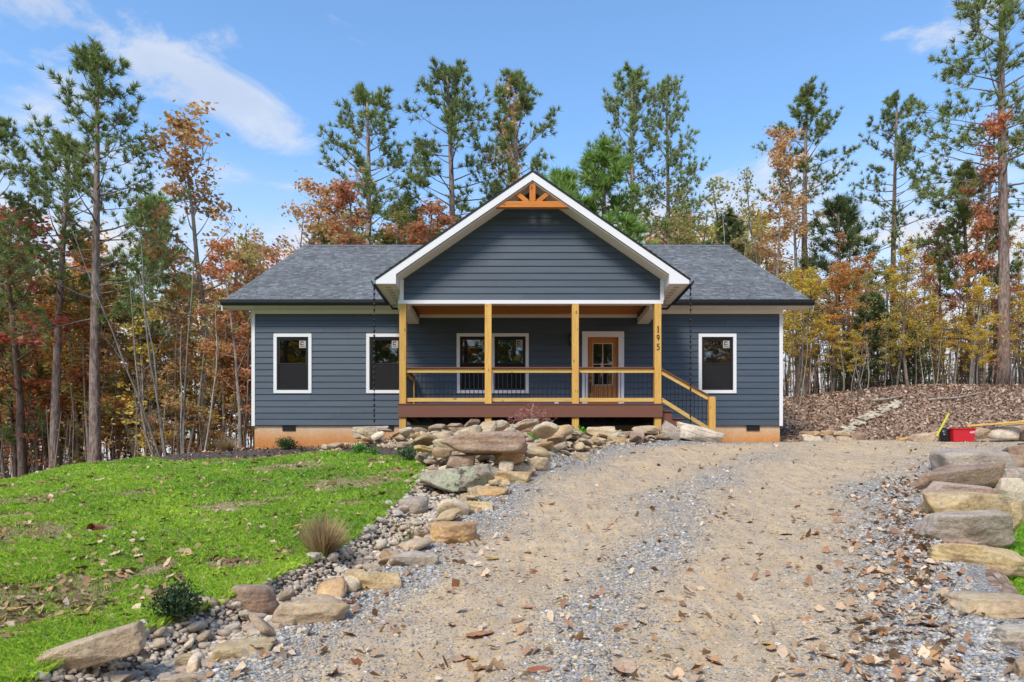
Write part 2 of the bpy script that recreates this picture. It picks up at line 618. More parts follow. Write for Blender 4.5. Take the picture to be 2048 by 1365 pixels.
def m_rock(name, lichen=0.0):
    m, T = newmat(name)
    oc = T.n('ShaderNodeTexCoord').outputs['Object']
    n = T.n('ShaderNodeCombineXYZ')
    r = ornd(T)
    for i in range(3):
        T.put(n.inputs[i], T.math('MULTIPLY', r, 31.0 + 7 * i))
    p = T.vmath('ADD', pos(T), n.outputs[0])
    a = T.noise(p, 2.6, 6, .62, .4)
    b = T.noise(T.mapping(p, rot=(.25, .2, 0), scale=(1, 1, 2.2)), 2.4, 6, .62, .5)
    c = T.noise(p, 26, 5, .65)
    base = ocol(T)
    col = T.hsv(base, h=T.rng(a, .25, .75, .485, .512, False), sat=T.rng(b, .3, .7, 1.2, .85, False), v=T.rng(a, .28, .72, .66, 1.26, False))
    col = T.mix(T.rng(b, .56, .70, 0, .4), col, T.hsv(base, h=.487, sat=1.3, v=.66))       # iron banding
    col = T.mix(T.rng(T.noise(p, 1.3, 4, .6), .58, .72, 0, .32), col, (.50, .44, .365))       # weathered grey skin
    if lichen:
        l1 = T.noise(p, 5.0, 6, .7)
        col = T.mix(T.rng(l1, .44, .53, 0, .85), col, (.40, .42, .27))
        col = T.mix(T.rng(T.noise(p, 7.7, 5, .7), .55, .62, 0, .85), col, (.05, .05, .045))
    col = T.hsv(col, v=T.rng(c, .25, .75, .68, 1.26, False))
    pit = T.noise(p, 8.5, 6, .7, .5)
    col = T.mix(T.rng(pit, .56, .70, 0, .6), col, T.hsv(base, sat=.9, v=.42))
    e = T.voro(T.vmath('ADD', p, T.vmath('SCALE', (0, 0, 0))), 3.0, 'DISTANCE_TO_EDGE')
    hgt = T.math('ADD', T.math('ADD', T.math('MULTIPLY', b, .45), T.math('MULTIPLY', pit, -.5)), T.math('MULTIPLY', c, .45))
    finish(T, col, .86, T.bump(hgt, .85, .05), spec=.2)
    return m


M_ROCK = m_rock('sandstone')
M_LICHEN = m_rock('lichen_stone', 1)


def m_leaf(name, trans=.35, hue=.018, val=.35, attr=False):
    m, T = newmat(name)
    r = isl(T)
    base = vcol(T) if attr else ocol(T)
    r2 = T.math('FRACT', T.math('MULTIPLY', r, 37.7))
    col = T.hsv(base, h=T.rng(r, 0, 1, .5 - hue, .5 + hue, False), v=T.rng(r2, 0, 1, 1 - val, 1 + val, False))
    d = T.n('ShaderNodeBsdfPrincipled')
    T.put(d.inputs['Base Color'], col)
    d.inputs['Roughness'].default_value = .6
    d.inputs['Specular IOR Level'].default_value = .25
    t = T.n('ShaderNodeBsdfTranslucent')
    T.put(t.inputs[0], T.hsv(col, sat=1.1, v=1.15))
    mx = T.n('ShaderNodeMixShader')
    mx.inputs[0].default_value = trans
    T.t.links.new(d.outputs[0], mx.inputs[1])
    T.t.links.new(t.outputs[0], mx.inputs[2])
    out = T.n('ShaderNodeOutputMaterial')
    T.t.links.new(mx.outputs[0], out.inputs[0])
    return m


M_LEAF = m_leaf('autumn_leaf', .5, .022, .4)
M_NEEDLE = m_leaf('pine_needle', .25, .02, .4)
M_GRASS = m_leaf('grass_blade', .4, .012, .28, True)
M_PLANT = m_leaf('garden_leaf', .3, .015, .35)
M_STRAW = m_leaf('dry_grass', .3, .01, .3)


def m_dryleaf():
    m, T = newmat('fallen_leaf')
    base = ocol(T)
    oc = T.n('ShaderNodeTexCoord').outputs['Object']
    n = T.noise(oc, 18, 4, .6)
    col = T.hsv(base, h=T.rng(ornd(T), 0, 1, .487, .512, False), v=T.rng(n, .3, .7, .7, 1.2, False))
    finish(T, col, .65, T.bump(n, .3, .004), spec=.3)
    return m


M_DRY = m_dryleaf()


def m_bark(name, c, c2):
    m, T = newmat(name)
    p = T.vmath('ADD', pos(T), (0, 0, 0))
    v = T.mapping(p, scale=(1, 1, .22))
    a = T.noise(v, 16, 5, .65, .3)
    b = T.noise(p, 1.4, 3, .6)
    col = T.mix(T.rng(a, .36, .64), c2, c)
    col = T.mix(T.rng(b, .5, .75, 0, .5), col, tuple(x * 1.35 for x in c))
    col = T.hsv(col, v=T.rng(ornd(T), 0, 1, .75, 1.3, False))
    finish(T, col, .9, T.bump(a, .8, .03), spec=.15)
    return m


M_PBARK = m_bark('pine_bark', (.36, .28, .24), (.15, .105, .085))
M_DBARK = m_bark('dark_bark', (.22, .165, .135), (.10, .075, .06))
M_GBARK = m_bark('grey_bark', (.34, .295, .245), (.18, .155, .125))
M_PALEBARK = m_bark('pale_bark', (.37, .33, .275), (.20, .175, .145))


# ------------------------------------------------------------------ ground
def m_litter():
    m, T = newmat('leaf_litter')
    p = pos(T)
    w = T.noise(p, 1.2, 4, .6)
    cellp = T.vmath('ADD', p, T.vmath('SCALE', T.noise(p, 9, 2, .6, 0, 'Color')))
    c1 = T.voro(p, 11, 'F1', 'Color')
    d1 = T.voro(p, 11, 'F1', 'Distance')
    sep = T.n('ShaderNodeSeparateColor')
    T.put(sep.inputs[0], c1)
    col = T.ramp(sep.outputs[0], [(0, (.20, .125, .085)), (.35, (.31, .205, .145)), (.7, (.41, .29, .21)), (1, (.52, .40, .30))])
    c2 = T.voro(p, 26, 'F1', 'Color')
    s2 = T.n('ShaderNodeSeparateColor')
    T.put(s2.inputs[0], c2)
    col = T.mix(T.rng(s2.outputs[1], .45, .6, 0, .7), col, T.ramp(s2.outputs[0], [(0, (.09, .052, .035)), (.5, (.27, .165, .105)), (1, (.48, .36, .26))]))
    col = T.hsv(col, v=T.rng(w, .3, .7, .8, 1.15, False))
    h = T.math('ADD', sep.outputs[1], s2.outputs[2])
    finish(T, col, .85, T.bump(h, .6, .04), spec=.2)
    return m


M_LITTER = m_litter()


def m_soil():
    m, T = newmat('dark_mulch')
    p = pos(T)
    v = T.mapping(p, rot=(0, 0, .4), scale=(1, 2.2, 1))
    c = T.voro(v, 22, 'F1', 'Color')
    s = T.n('ShaderNodeSeparateColor')
    T.put(s.inputs[0], c)
    col = T.ramp(s.outputs[0], [(0, (.03, .022, .02)), (.5, (.085, .065, .055)), (.85, (.14, .105, .085)), (1, (.26, .19, .14))])
    finish(T, col, .9, T.bump(s.outputs[1], .8, .03), spec=.15)
    return m


M_SOIL = m_soil()


def m_drive():
    m, T = newmat('drive_gravel_and_sand')
    p = pos(T)
    sp = T.n('ShaderNodeSeparateColor')
    T.put(sp.inputs[0], vcol(T))
    big = T.noise(p, .9, 6, .62, .6)
    med = T.noise(p, 4.5, 5, .62)
    fine = T.noise(p, 85, 4, .7)
    c1 = T.voro(p, 62, 'F1', 'Color')
    d1 = T.voro(p, 62, 'F1', 'Distance')
    s1 = T.n('ShaderNodeSeparateColor')
    T.put(s1.inputs[0], c1)
    stone = T.ramp(s1.outputs[0], [(0, (.20, .195, .19)), (.35, (.33, .315, .295)), (.65, (.43, .405, .37)), (.85, (.50, .44, .36)), (1, (.62, .59, .54))])
    stone = T.hsv(stone, v=T.rng(d1, 0, .75, 1.12, .55, False))
    sand = T.ramp(T.math('ADD', T.math('MULTIPLY', med, .6), T.math('MULTIPLY', fine, .4)),
                  [(.28, (.36, .245, .14)), (.45, (.51, .365, .22)), (.58, (.59, .445, .285)), (.74, (.67, .535, .37))])
    trk = T.noise(T.mapping(p, rot=(0, 0, .38), scale=(7.0, .8, 1)), 1.6, 5, .65, .4)
    sand = T.hsv(sand, sat=T.rng(trk, .3, .7, .85, 1.15, False), v=T.rng(trk, .32, .68, .78, 1.12, False))
    ora = T.rng(big, .57, .74, 0, .55)
    sand = T.mix(ora, sand, (.56, .36, .18))
    cov = T.math('ADD', sp.outputs[0], T.math('MULTIPLY', T.math('SUBTRACT', big, .5), 1.1))
    thr = T.math('ADD', cov, T.math('MULTIPLY', T.math('SUBTRACT', s1.outputs[1], .5), .9))
    col = T.mix(T.rng(thr, .35, .62), sand, stone)
    hgt = T.math('ADD', T.math('MULTIPLY', T.math('SUBTRACT', 1.0, d1), T.rng(thr, .35, .62, .15, 1.0)), T.math('MULTIPLY', fine, .35))
    finish(T, col, .9, T.bump(hgt, .55, .022), spec=.2)
    return m


M_DRIVE = m_drive()


def m_lawn():
    m, T = newmat('lawn_thatch')
    p = pos(T)
    sp = T.n('ShaderNodeSeparateColor')
    T.put(sp.inputs[0], vcol(T))
    n = T.noise(p, 40, 4, .7)
    n2 = T.noise(p, 2.2, 4, .6)
    g = T.mix(T.rng(n2, .35, .65), (.10, .25, .015), (.16, .34, .025))
    straw = T.mix(n, (.26, .18, .095), (.50, .39, .24))
    col = T.mix(sp.outputs[0], T.hsv(g, v=T.rng(n, .25, .75, .6, 1.3, False)), straw)
    finish(T, col, .9, T.bump(n, .8, .03), spec=.1)
    return m


M_LAWN = m_lawn()


def axis(segs):
    out = []
    for a, b, st in segs:
        k = max(1, int(round((b - a) / st)))
        out += list(np.linspace(a, b, k, endpoint=False))
    out.append(segs[-1][1])
    return np.array(out)


_XLAWN = np.array([tuple(r) for r in _XG if r[0] < 15] + [(15.4, -3.6), (16.2, -4.5), (16.7, -5.6), (17.2, -7.4), (18, -9.0), (19, -9.8), (20.3, -10.6)])
_XLAWNL = np.array([(-6, -24), (13.5, -24), (15, -18.5), (17, -14.2), (19, -12.6), (20.3, -11.4)])


def xlawn(y): return np.interp(y, _XLAWN[:, 0], _XLAWN[:, 1])
def xlawnl(y): return np.interp(y, _XLAWNL[:, 0], _XLAWNL[:, 1])


def grid_faces(ny, nx):
    i = np.arange((ny - 1) * (nx - 1))
    r, c = i // (nx - 1), i % (nx - 1)
    a = r * nx + c
    return np.stack([a, a + 1, a + nx + 1, a + nx], 1)


gx = axis([(-900, -120, 60), (-120, -40, 8), (-40, -16, 1.5), (-16, 18, .22), (18, 40, 1.2), (40, 120, 8), (120, 900, 60)])
gy = axis([(-500, -40, 60), (-40, -6, 4), (-6, 0, .6), (0, 32, .22), (32, 70, 1.5), (70, 160, 9), (160, 1500, 90)])
GX, GY = np.meshgrid(gx, gy)
GZ = H(GX, GY)
inset = sstep(0, .6, GX - xlawnl(GY)) * sstep(0, .6, xr(GY) + .5 - GX) * sstep(-5, -4, GY) * sstep(19.9, 19.3, GY)
verge = sstep(.8, 1.2, GX - xr(GY)) * sstep(7.2, 6.8, GX - xr(GY)) * sstep(1, 1.6, GY) * sstep(11, 10.4, GY)
GZ = GZ - .10 * np.maximum(inset, verge)
ground = obj('ground', npmesh('ground', np.stack([GX.ravel(), GY.ravel(), GZ.ravel()], 1), grid_faces(len(gy), len(gx)), True), M_LITTER)
tag(ground, 'brown leaf litter covering the wood floor and the bank', 'ground', kind='structure')


def strip(name, mat, ys, fl, fr, nx, zo, colf=None, us=None):
    ys = np.asarray(ys)
    us = np.linspace(0, 1, nx) if us is None else us
    Y = np.repeat(ys[:, None], len(us), 1)
    X = fl(ys)[:, None] * (1 - us[None]) + fr(ys)[:, None] * us[None]
    Z = H(X, Y) + zo
    col = None
    if colf is not None:
        m = colf(X, Y, np.repeat(us[None], len(ys), 0))
        col = np.stack([m.ravel()] * 3, 1)
    me = npmesh(name, np.stack([X.ravel(), Y.ravel(), Z.ravel()], 1), grid_faces(len(ys), len(us)), True, col)
    return obj(name, me, mat)


def gravel_mask(x, y, u=None):
    """1 where loose grey stone lies, 0 on the packed sandy wheel tracks"""
    u = (x - xl(y)) / np.maximum(xr(y) - xl(y), .5)
    w = u + .035 * wob(x, y, .9)
    m = np.clip(np.exp(-(w / .115) ** 2) * 1.0 + np.exp(-((w - 1) / .15) ** 2) * 1.05 + .5 * np.exp(-((w - .47) / .09) ** 2), 0, 1)
    top = sstep(10.5, 16, y)
    m = m * (1 - .75 * top * sstep(.12, .3, u))
    m = m + .5 * sstep(15.5, 18.0, y) * sstep(.42, .2, u) * sstep(18.8, 18.0, y)
    return np.clip(m + .13, 0, 1)


o = strip('driveway', M_DRIVE, axis([(-6, 2, .5), (2, 20, .08)]), lambda y: xl(y) - .12 + .05 * np.sin(y * 5.1), lambda y: xr(y) + .42 + .06 * np.sin(y * 4.3), 90, .012, gravel_mask)
tag(o, 'sandy gravel drive climbing to the right side of the house', 'driveway', kind='structure')
o = strip('garden_bed', M_SOIL, axis([(-6, 2, .5), (2, 20.0, .12)]), lambda y: xlawn(y) - .1 + .06 * np.sin(y * 6), lambda y: xl(y) + .02, 40, .004)
tag(o, 'dark mulch bed along the house and stone channel', 'garden bed', kind='structure')

PATCH = []
for px, py, rx, ry in ((265, 990, 38, 11), (80, 1012, 28, 7), (25, 1036, 45, 8), (322, 1140, 30, 16), (490, 1010, 50, 7), (455, 1135, 66, 11), (112, 988, 26, 8), (325, 958, 22, 6), (515, 965, 30, 7),
                       (430, 1020, 50, 6), (330, 1188, 34, 8), (640, 965, 22, 6), (755, 925, 26, 6), (790, 945, 30, 8), (700, 1010, 24, 6), (560, 1000, 30, 6), (235, 1165, 30, 7), (160, 1215, 32, 8),
                       (570, 1110, 22, 8), (60, 1250, 40, 10), (340, 912, 36, 6), (610, 925, 26, 5), (395, 915, 20, 4), (200, 1062, 30, 6)):
    g_ = gnd(px, py)
    PATCH.append((g_.x, g_.y, max(rx / F * g_.y, .08), max(ry / F * g_.y * 3.4, .16)))


def patch_mask(x, y, u=None):
    m = np.zeros_like(x)
    w = .5 * wob(x, y, 4.3) + .35 * wob(x + 3.1, y, 9.7)
    for a, b, rx, ry in PATCH:
        d = ((x - a) / rx) ** 2 + ((y - b) / ry) ** 2
        m = np.maximum(m, sstep(1.9, .35, d + w * .9))
    m = np.maximum(m, .85 * sstep(.36, .72, wob(x + 2.2, y - 1.3, .62) + .35 * wob(x, y, 5.1)))
    return m * .95


o = strip('lawn', M_LAWN, axis([(-6, 2, .5), (2, 20.3, .1)]), xlawnl, xlawn, 0, .010, patch_mask,
          us=np.concatenate([np.linspace(0, .5, 14, endpoint=False), np.linspace(.5, 1, 140)]))
tag(o, 'bright green sloping lawn left of the stone channel', 'lawn', kind='structure')
o = strip('grass_verge', M_LAWN, axis([(1, 11.3, .2)]), lambda y: xr(y) + .66, lambda y: xr(y) + 7.2, 40, .010, lambda x, y, u: np.zeros_like(x))
tag(o, 'low strip of green grass beyond the boulder wall at right', 'lawn', kind='structure')

# ------------------------------------------------------------------ grass blades, gravel, loose litter (nobody could count them)
rng = np.random.default_rng(7)


def blades(x, y, h, w, lean, colr):
    n = len(x)
    z = H(x, y)
    a = rng.uniform(0, 2 * np.pi, n)
    la = rng.uniform(0, 2 * np.pi, n)
    dx, dy = np.cos(a) * w, np.sin(a) * w
    ox, oy = np.cos(la) * lean * h, np.sin(la) * lean * h
    V = np.empty((n, 4, 3), np.float32)
    V[:, 0] = np.stack([x - dx, y - dy, z - .005], 1)
    V[:, 1] = np.stack([x + dx, y + dy, z - .005], 1)
    V[:, 2] = np.stack([x + ox * .35 + dx * .7, y + oy * .35 + dy * .7, z + h * .6], 1)
    V[:, 3] = np.stack([x + ox, y + oy, z + h * (1 - .35 * lean)], 1)
    b = (np.arange(n) * 4)[:, None]
    Fc = np.concatenate([b + np.array([[0, 1, 2]]), b + np.array([[0, 2, 3]])])
    C = np.repeat(colr[:, None, :], 4, 1).reshape(-1, 3)
    return V.reshape(-1, 3), Fc, C


def lawn_points(n, y0, y1, left, right, pw):
    """denser near the eye"""
    t = rng.random(n)
    y = (y0 ** (1 - pw) + t * (y1 ** (1 - pw) - y0 ** (1 - pw))) ** (1 / (1 - pw)) if pw != 1 else y0 * (y1 / y0) ** t
    l_, r_ = left(y), right(y)
    x = l_ + (r_ - l_) * rng.random(n)
    return x, y


def grass_color(x, y, k, p):
    n = len(x)
    c = np.empty((n, 3))
    v = wob(x, y, .45) * .75 + wob(x, y, 1.7) * .45 + wob(x, y, 4.5) * .3 + rng.normal(0, .4, n)
    c[:, 0] = .325 + .12 * v
    c[:, 1] = .485 + .12 * v
    c[:, 2] = .06 + .015 * v
    pale = rng.random(n) < .06 + .08 * np.clip(wob(x + 5, y, .7), 0, 1)
    c[pale] = (.46, .43, .19)
    s = rng.random(n) < p * .92
    c[s] = np.array([.50, .40, .23]) * rng.uniform(.6, 1.15, (s.sum(), 1))
    return np.clip(c, .005, 1)


xs, ys = lawn_points(420000, 3.4, 20.0, lambda y: np.maximum(xlawnl(y), -.95 * y - 1.2), lambda y: xlawn(y) + .03, 1.35)
pm = patch_mask(xs, ys)
keep = rng.random(len(xs)) > pm * .72
xs, ys, pm = xs[keep], ys[keep], pm[keep]
hh = rng.uniform(.03, .075, len(xs)) * (1 - .45 * pm) * (1 + .35 * wob(xs, ys, 1.9)) * (1 + .02 * ys)
edge = xlawn(ys) - xs
hh = hh * (1 + .35 * np.exp(-edge / .2) * sstep(12, 8, ys)) * (1 - .35 * sstep(12, 17, ys))
V, Fc, C = blades(xs, ys, np.clip(hh, .02, .16), .0015 + .00036 * ys, rng.uniform(.1, .95, len(xs)), grass_color(xs, ys, 0, pm))
o = obj('lawn_grass', npmesh('lawn_grass', V, Fc, False, C), M_GRASS)
tag(o, 'short bright green grass growing on the sloping lawn', 'grass', kind='stuff')
xs, ys = lawn_points(60000, 3.0, 11.3, lambda y: xr(y) + .66, lambda y: np.minimum(xr(y) + 7.1, 1.1 * y + 1.5), 1.2)
V, Fc, C = blades(xs, ys, rng.uniform(.04, .10, len(xs)), .003 + .0004 * ys, rng.uniform(.1, .9, len(xs)), grass_color(xs, ys, 0, np.zeros(len(xs))) * (.8, .9, .8))
o = obj('verge_grass', npmesh('verge_grass', V, Fc, False, C), M_GRASS)
tag(o, 'green grass growing beyond the boulder wall at right', 'grass', kind='stuff')

OCT = np.array([(1, 0, 0), (-1, 0, 0), (0, 1, 0), (0, -1, 0), (0, 0, 1), (0, 0, -1)], float)
OCTF = np.array([(0, 2, 4), (2, 1, 4), (1, 3, 4), (3, 0, 4), (2, 0, 5), (1, 2, 5), (3, 1, 5), (0, 3, 5)])


def rand_rot(n):
    q = rng.normal(size=(n, 4))
    q /= np.linalg.norm(q, axis=1)[:, None]
    w, x, y, z = q.T
    return np.stack([np.stack([1 - 2 * (y * y + z * z), 2 * (x * y - z * w), 2 * (x * z + y * w)], 1),
                     np.stack([2 * (x * y + z * w), 1 - 2 * (x * x + z * z), 2 * (y * z - x * w)], 1),
                     np.stack([2 * (x * z - y * w), 2 * (y * z + x * w), 1 - 2 * (x * x + y * y)], 1)], 1)


def pebbles(x, y, z, size, colr, flat=.6):
    n = len(x)
    b = OCT[None] * rng.uniform(.55, 1.25, (n, 6, 1)) + rng.normal(0, .22, (n, 6, 3))
    v = np.einsum('nij,nkj->nki', rand_rot(n), b)
    v[:, :, 2] *= flat
    v = v * size[:, None, None] + np.stack([x, y, z], 1)[:, None]
    Fc = (np.arange(n) * 6)[:, None, None] + OCTF[None]
    return v.reshape(-1, 3), Fc.reshape(-1, 3), np.repeat(colr[:, None], 6, 1).reshape(-1, 3)


def m_pebble():
    m, T = newmat('loose_gravel')
    c = T.noise(pos(T), 60, 3, .6)
    finish(T, T.hsv(vcol(T), v=T.rng(c, .3, .7, .82, 1.15, False)), .8, None, spec=.3)
    return m


M_PEB = m_pebble()


def stone_colors(n, tan=.34):
    pal = np.array([(.21, .205, .20), (.32, .31, .297), (.40, .385, .365), (.46, .445, .425), (.62, .60, .57), (.44, .37, .285), (.56, .47, .355)])
    pr = np.array([.17, .23, .21, .13, .06, tan * .5, tan * .5])
    c = pal[rng.choice(7, n, p=pr / pr.sum())]
    return np.clip(c * rng.uniform(.75, 1.25, (n, 1)), .02, .8)


n = 190000
xs, ys = lawn_points(n, 3.3, 17.5, lambda y: xl(y) - .15, lambda y: xr(y) + .25, 1.5)
gm = gravel_mask(xs, ys) * (1 + .45 * wob(xs, ys, 1.3))
keep = rng.random(n) < np.clip(gm, .28, 1) ** 1.1
xs, ys, gm = xs[keep], ys[keep], gm[keep]
sz = rng.gamma(3.0, .0029, len(xs)) * (.72 + .55 * np.clip(gm, 0, 1)) * (1 + .035 * ys)
pc = stone_colors(len(xs))
low = rng.random(len(xs)) > np.clip(gm * 1.5, 0, 1)
pc[low] = np.array([.50, .40, .275]) * rng.uniform(.62, 1.2, (low.sum(), 1))
V, Fc, C = pebbles(xs, ys, H(xs, ys) + .010 + sz * .10, np.clip(sz, .004, .034), pc)
o = obj('loose_gravel', npmesh('loose_gravel', V, Fc, False, C), M_PEB)
tag(o, 'loose blue-grey gravel lying on the drive and along its edges', 'gravel', kind='stuff')

# ------------------------------------------------------------------ the house
WY = 20.0                      # plane of the front wall
GYP = 18.03                    # plane of the porch posts and the gable face
FS, GS = F / WY, F / GYP


def wx(px): return (px - CX) / FS
def wz(py): return EYE + (HY - py) / FS
def fx(px): return (px - CX) / GS
def fz(py): return EYE + (HY - py) / GS


HX0, HX1 = -7.385, 7.68
Z_SILL, Z_TOP = 3.005, 6.17
house = empty('house', (0.15, WY, 2.35))
tag(house, 'blue-grey clapboard house with front porch and gabled roof', 'house')
HL = Vector(house.location)


def hp(name, me, mat, loc=(0, 0, 0), label=None):
    """part of the house; meshes are in world coordinates"""
    o = obj(name, me, mat, house, Vector(loc) - HL)
    if label: o['label'] = label
    return o


def sp(name, me, mat, parent, loc=(0, 0, 0), label=None):
    o = obj(name, me, mat, parent, loc)
    if label: o['label'] = label
    return o


def boxm(name, x0, x1, y0, y1, z0, z1, bevel=.003):
    return MB().box(x0, x1, y0, y1, z0, z1).mesh(name, bevel)


# openings in the front wall (clear opening inside the trim)
WIN = []
for a, b in ((554.5, 617.5), (739.5, 802.5), (1403, 1465.5)):
    WIN.append((wx(a), wx(b), wz(781), wz(675)))
TW = ((wx(920), wx(983.3)), (wx(989.2), wx(1051)))
TWZ = (wz(781), wz(674))
DX0, DX1, DZ0, DZ1 = wx(1175), wx(1236.5), 3.42, wz(675)
OPEN = WIN + [(TW[0][0], TW[1][1], *TWZ), (DX0, DX1, DZ0, DZ1)]

# foundation
fm = MB()
fm.box(HX0 + .05, HX1 - .05, WY + .03, WY + .25, 1.6, Z_SILL)
fm.box(HX0 + .05, HX0 + .25, WY + .26, 34.2, 1.3, Z_SILL)
fm.box(HX1 - .25, HX1 - .05, WY + .26, 34.2, 1.6, Z_SILL)
fm.box(HX0 + .05, HX1 - .05, 34.21, 34.4, 1.6, Z_SILL)
found = hp('foundation', fm.mesh('foundation'), M_FOUND, label='orange clay-stained stucco foundation wall')
for px in (577.5, 774, 969, 1172, 1506.5):
    vx = wx(px)
    v = sp('foundation_vent', boxm('foundation_vent', vx - .185, vx + .185, WY - .004, WY + .04, wz(861.5), wz(851.6)), M_FRAME, found)
    for k in range(4):
        z = wz(861.5) + .02 + k * .032
        # louvres sit proud of the dark box
    lm = MB()
    for k in range(12):
        x = vx - .165 + k * .030
        lm.box(x, x + .008, WY - .012, WY - .0045, wz(860.8), wz(852.4))
    sp('vent_grille', lm.mesh('vent_grille'), M_IRON, found)

# wall sheathing with openings, side walls, back wall, floor and ceiling: a closed hollow house
wm = MB()
xsb = sorted({HX0, HX1, *[o_[0] for o_ in OPEN], *[o_[1] for o_ in OPEN]})
for a, b in zip(xsb[:-1], xsb[1:]):
    mid = (a + b) / 2
    zs = [(Z_SILL, Z_TOP + .3)]
    for o_ in OPEN:
        if o_[0] - 1e-6 < mid < o_[1] + 1e-6:
            zs = [(Z_SILL, o_[2]), (o_[3], Z_TOP + .3)]
    for z0, z1 in zs:
        if z1 - z0 > .01:
            wm.box(a, b, WY, WY + .14, z0, z1)
wall = hp('front_wall', wm.mesh('front_wall'), M_UNDER)
im = MB()
im.box(HX0 + .02, HX1 - .02, WY + .15, 34.2, Z_SILL + .12, Z_SILL + .2)
im.box(HX0 + .02, HX1 - .02, WY + .15, 34.2, 5.95, 6.05)
im.box(HX0 + .2, HX1 - .2, 24.6, 24.7, Z_SILL + .21, 5.94)
for x in (-4.9, -2.6, 2.9, 5.2):
    im.box(x, x + .1, WY + .16, 24.59, Z_SILL + .21, 5.94)
hp('interior_partition', im.mesh('interior_partition'), M_INSIDE)
RIDGE_Y, RIDGE_Z, EAVE_Y, EAVE_Z = 27.2, 10.46, 19.6, 6.45
RS = (RIDGE_Z - EAVE_Z) / (RIDGE_Y - EAVE_Y)
for x0, x1 in ((HX0, HX0 + .14), (HX1 - .14, HX1)):
    hp('gable_end_wall', MB().prism_x([(WY + .15, Z_SILL), (34.4, Z_SILL), (34.4, 6.4), (RIDGE_Y, 6.4 + RS * 7.1), (WY + .15, 6.4)], x0, x1).mesh('gable_end_wall'), M_SIDING)
hp('back_wall', boxm('back_wall', HX0 + .15, HX1 - .15, 34.25, 34.4, Z_SILL, 6.4), M_SIDING)

# clapboards, each a board of its own: overlapping, thicker at the butt
EXPO = .1757
rb = random.Random(5)


def clap(x0, x1, z0, z1, yb, xt0=None, xt1=None):
    xt0 = x0 if xt0 is None else xt0
    xt1 = x1 if xt1 is None else xt1
    j = rb.uniform(-.0012, .0012)
    pts = [(x0, yb - .036 + j, z0), (x1, yb - .036 - j, z0), (x1, yb - .004, z0), (x0, yb - .004, z0),
           (xt0, yb - .013, z1), (xt1, yb - .013, z1), (xt1, yb - .003, z1), (xt0, yb - .003, z1)]
    return MB().poly(pts, [(0, 3, 2, 1), (4, 5, 6, 7), (0, 1, 5, 4), (1, 2, 6, 5), (2, 3, 7, 6), (3, 0, 4, 7)])


TRIM = .092
z = Z_SILL + .006
row = 0
while z < Z_TOP - .02:
    z1 = min(z + EXPO + .024, Z_TOP + .05)
    cuts = [(HX0 + .09, HX1 - .09)]
    for o_ in OPEN:
        t = .158 if o_[0] == DX0 else TRIM
        lo, hi = o_[2] - TRIM, o_[3] + t
        if z + EXPO > lo + .02 and z < hi - .02:
            nc = []
            for a, b in cuts:
                if o_[0] - t >= b or o_[1] + t <= a:
                    nc.append((a, b))
                else:
                    if o_[0] - t + .01 > a: nc.append((a, o_[0] - t + .012))
                    if o_[1] + t - .01 < b: nc.append((o_[1] + t - .012, b))
            cuts = nc
            # rows that run past the head or the foot of an opening
            if z < hi < z + EXPO - .012:
                sp('siding_board', clap(o_[0] - t + .013, o_[1] + t - .013, hi - .004, z1, WY).mesh('siding_board'), M_SIDING, wall)
            if z + .012 < lo < z + EXPO:
                sp('siding_board', clap(o_[0] - t + .013, o_[1] + t - .013, z, lo + .004, WY).mesh('siding_board'), M_SIDING, wall)
    for a, b in cuts:
        x = a
        first = True
        while x < b - .02:
            ln = 3.66 if not first else rb.uniform(1.0, 3.66)
            e = min(b, x + ln)
            if b - e < .35: e = b
            j = 1
            sp('siding_board', clap(x, e - (.004 if e < b else 0), z, z1, WY).mesh('siding_board'), M_SIDING, wall)
            x = e
            first = False
    z += EXPO
    row += 1

# corner boards, frieze
for a, b in ((HX0 - .012, HX0 + .085), (HX1 - .085, HX1 + .012)):
    hp('corner_board', boxm('corner_board', a, b, WY - .046, WY + .02, Z_SILL - .02, Z_TOP + .12), M_WHITE)
hp('frieze_board', boxm('frieze_board', HX0 + .09, -2.93, WY - .05, WY - .004, Z_TOP, Z_TOP + .115), M_WHITE_SHADED)
hp('frieze_board', boxm('frieze_board', 3.87, HX1 - .09, WY - .05, WY - .004, Z_TOP, Z_TOP + .115), M_WHITE_SHADED)

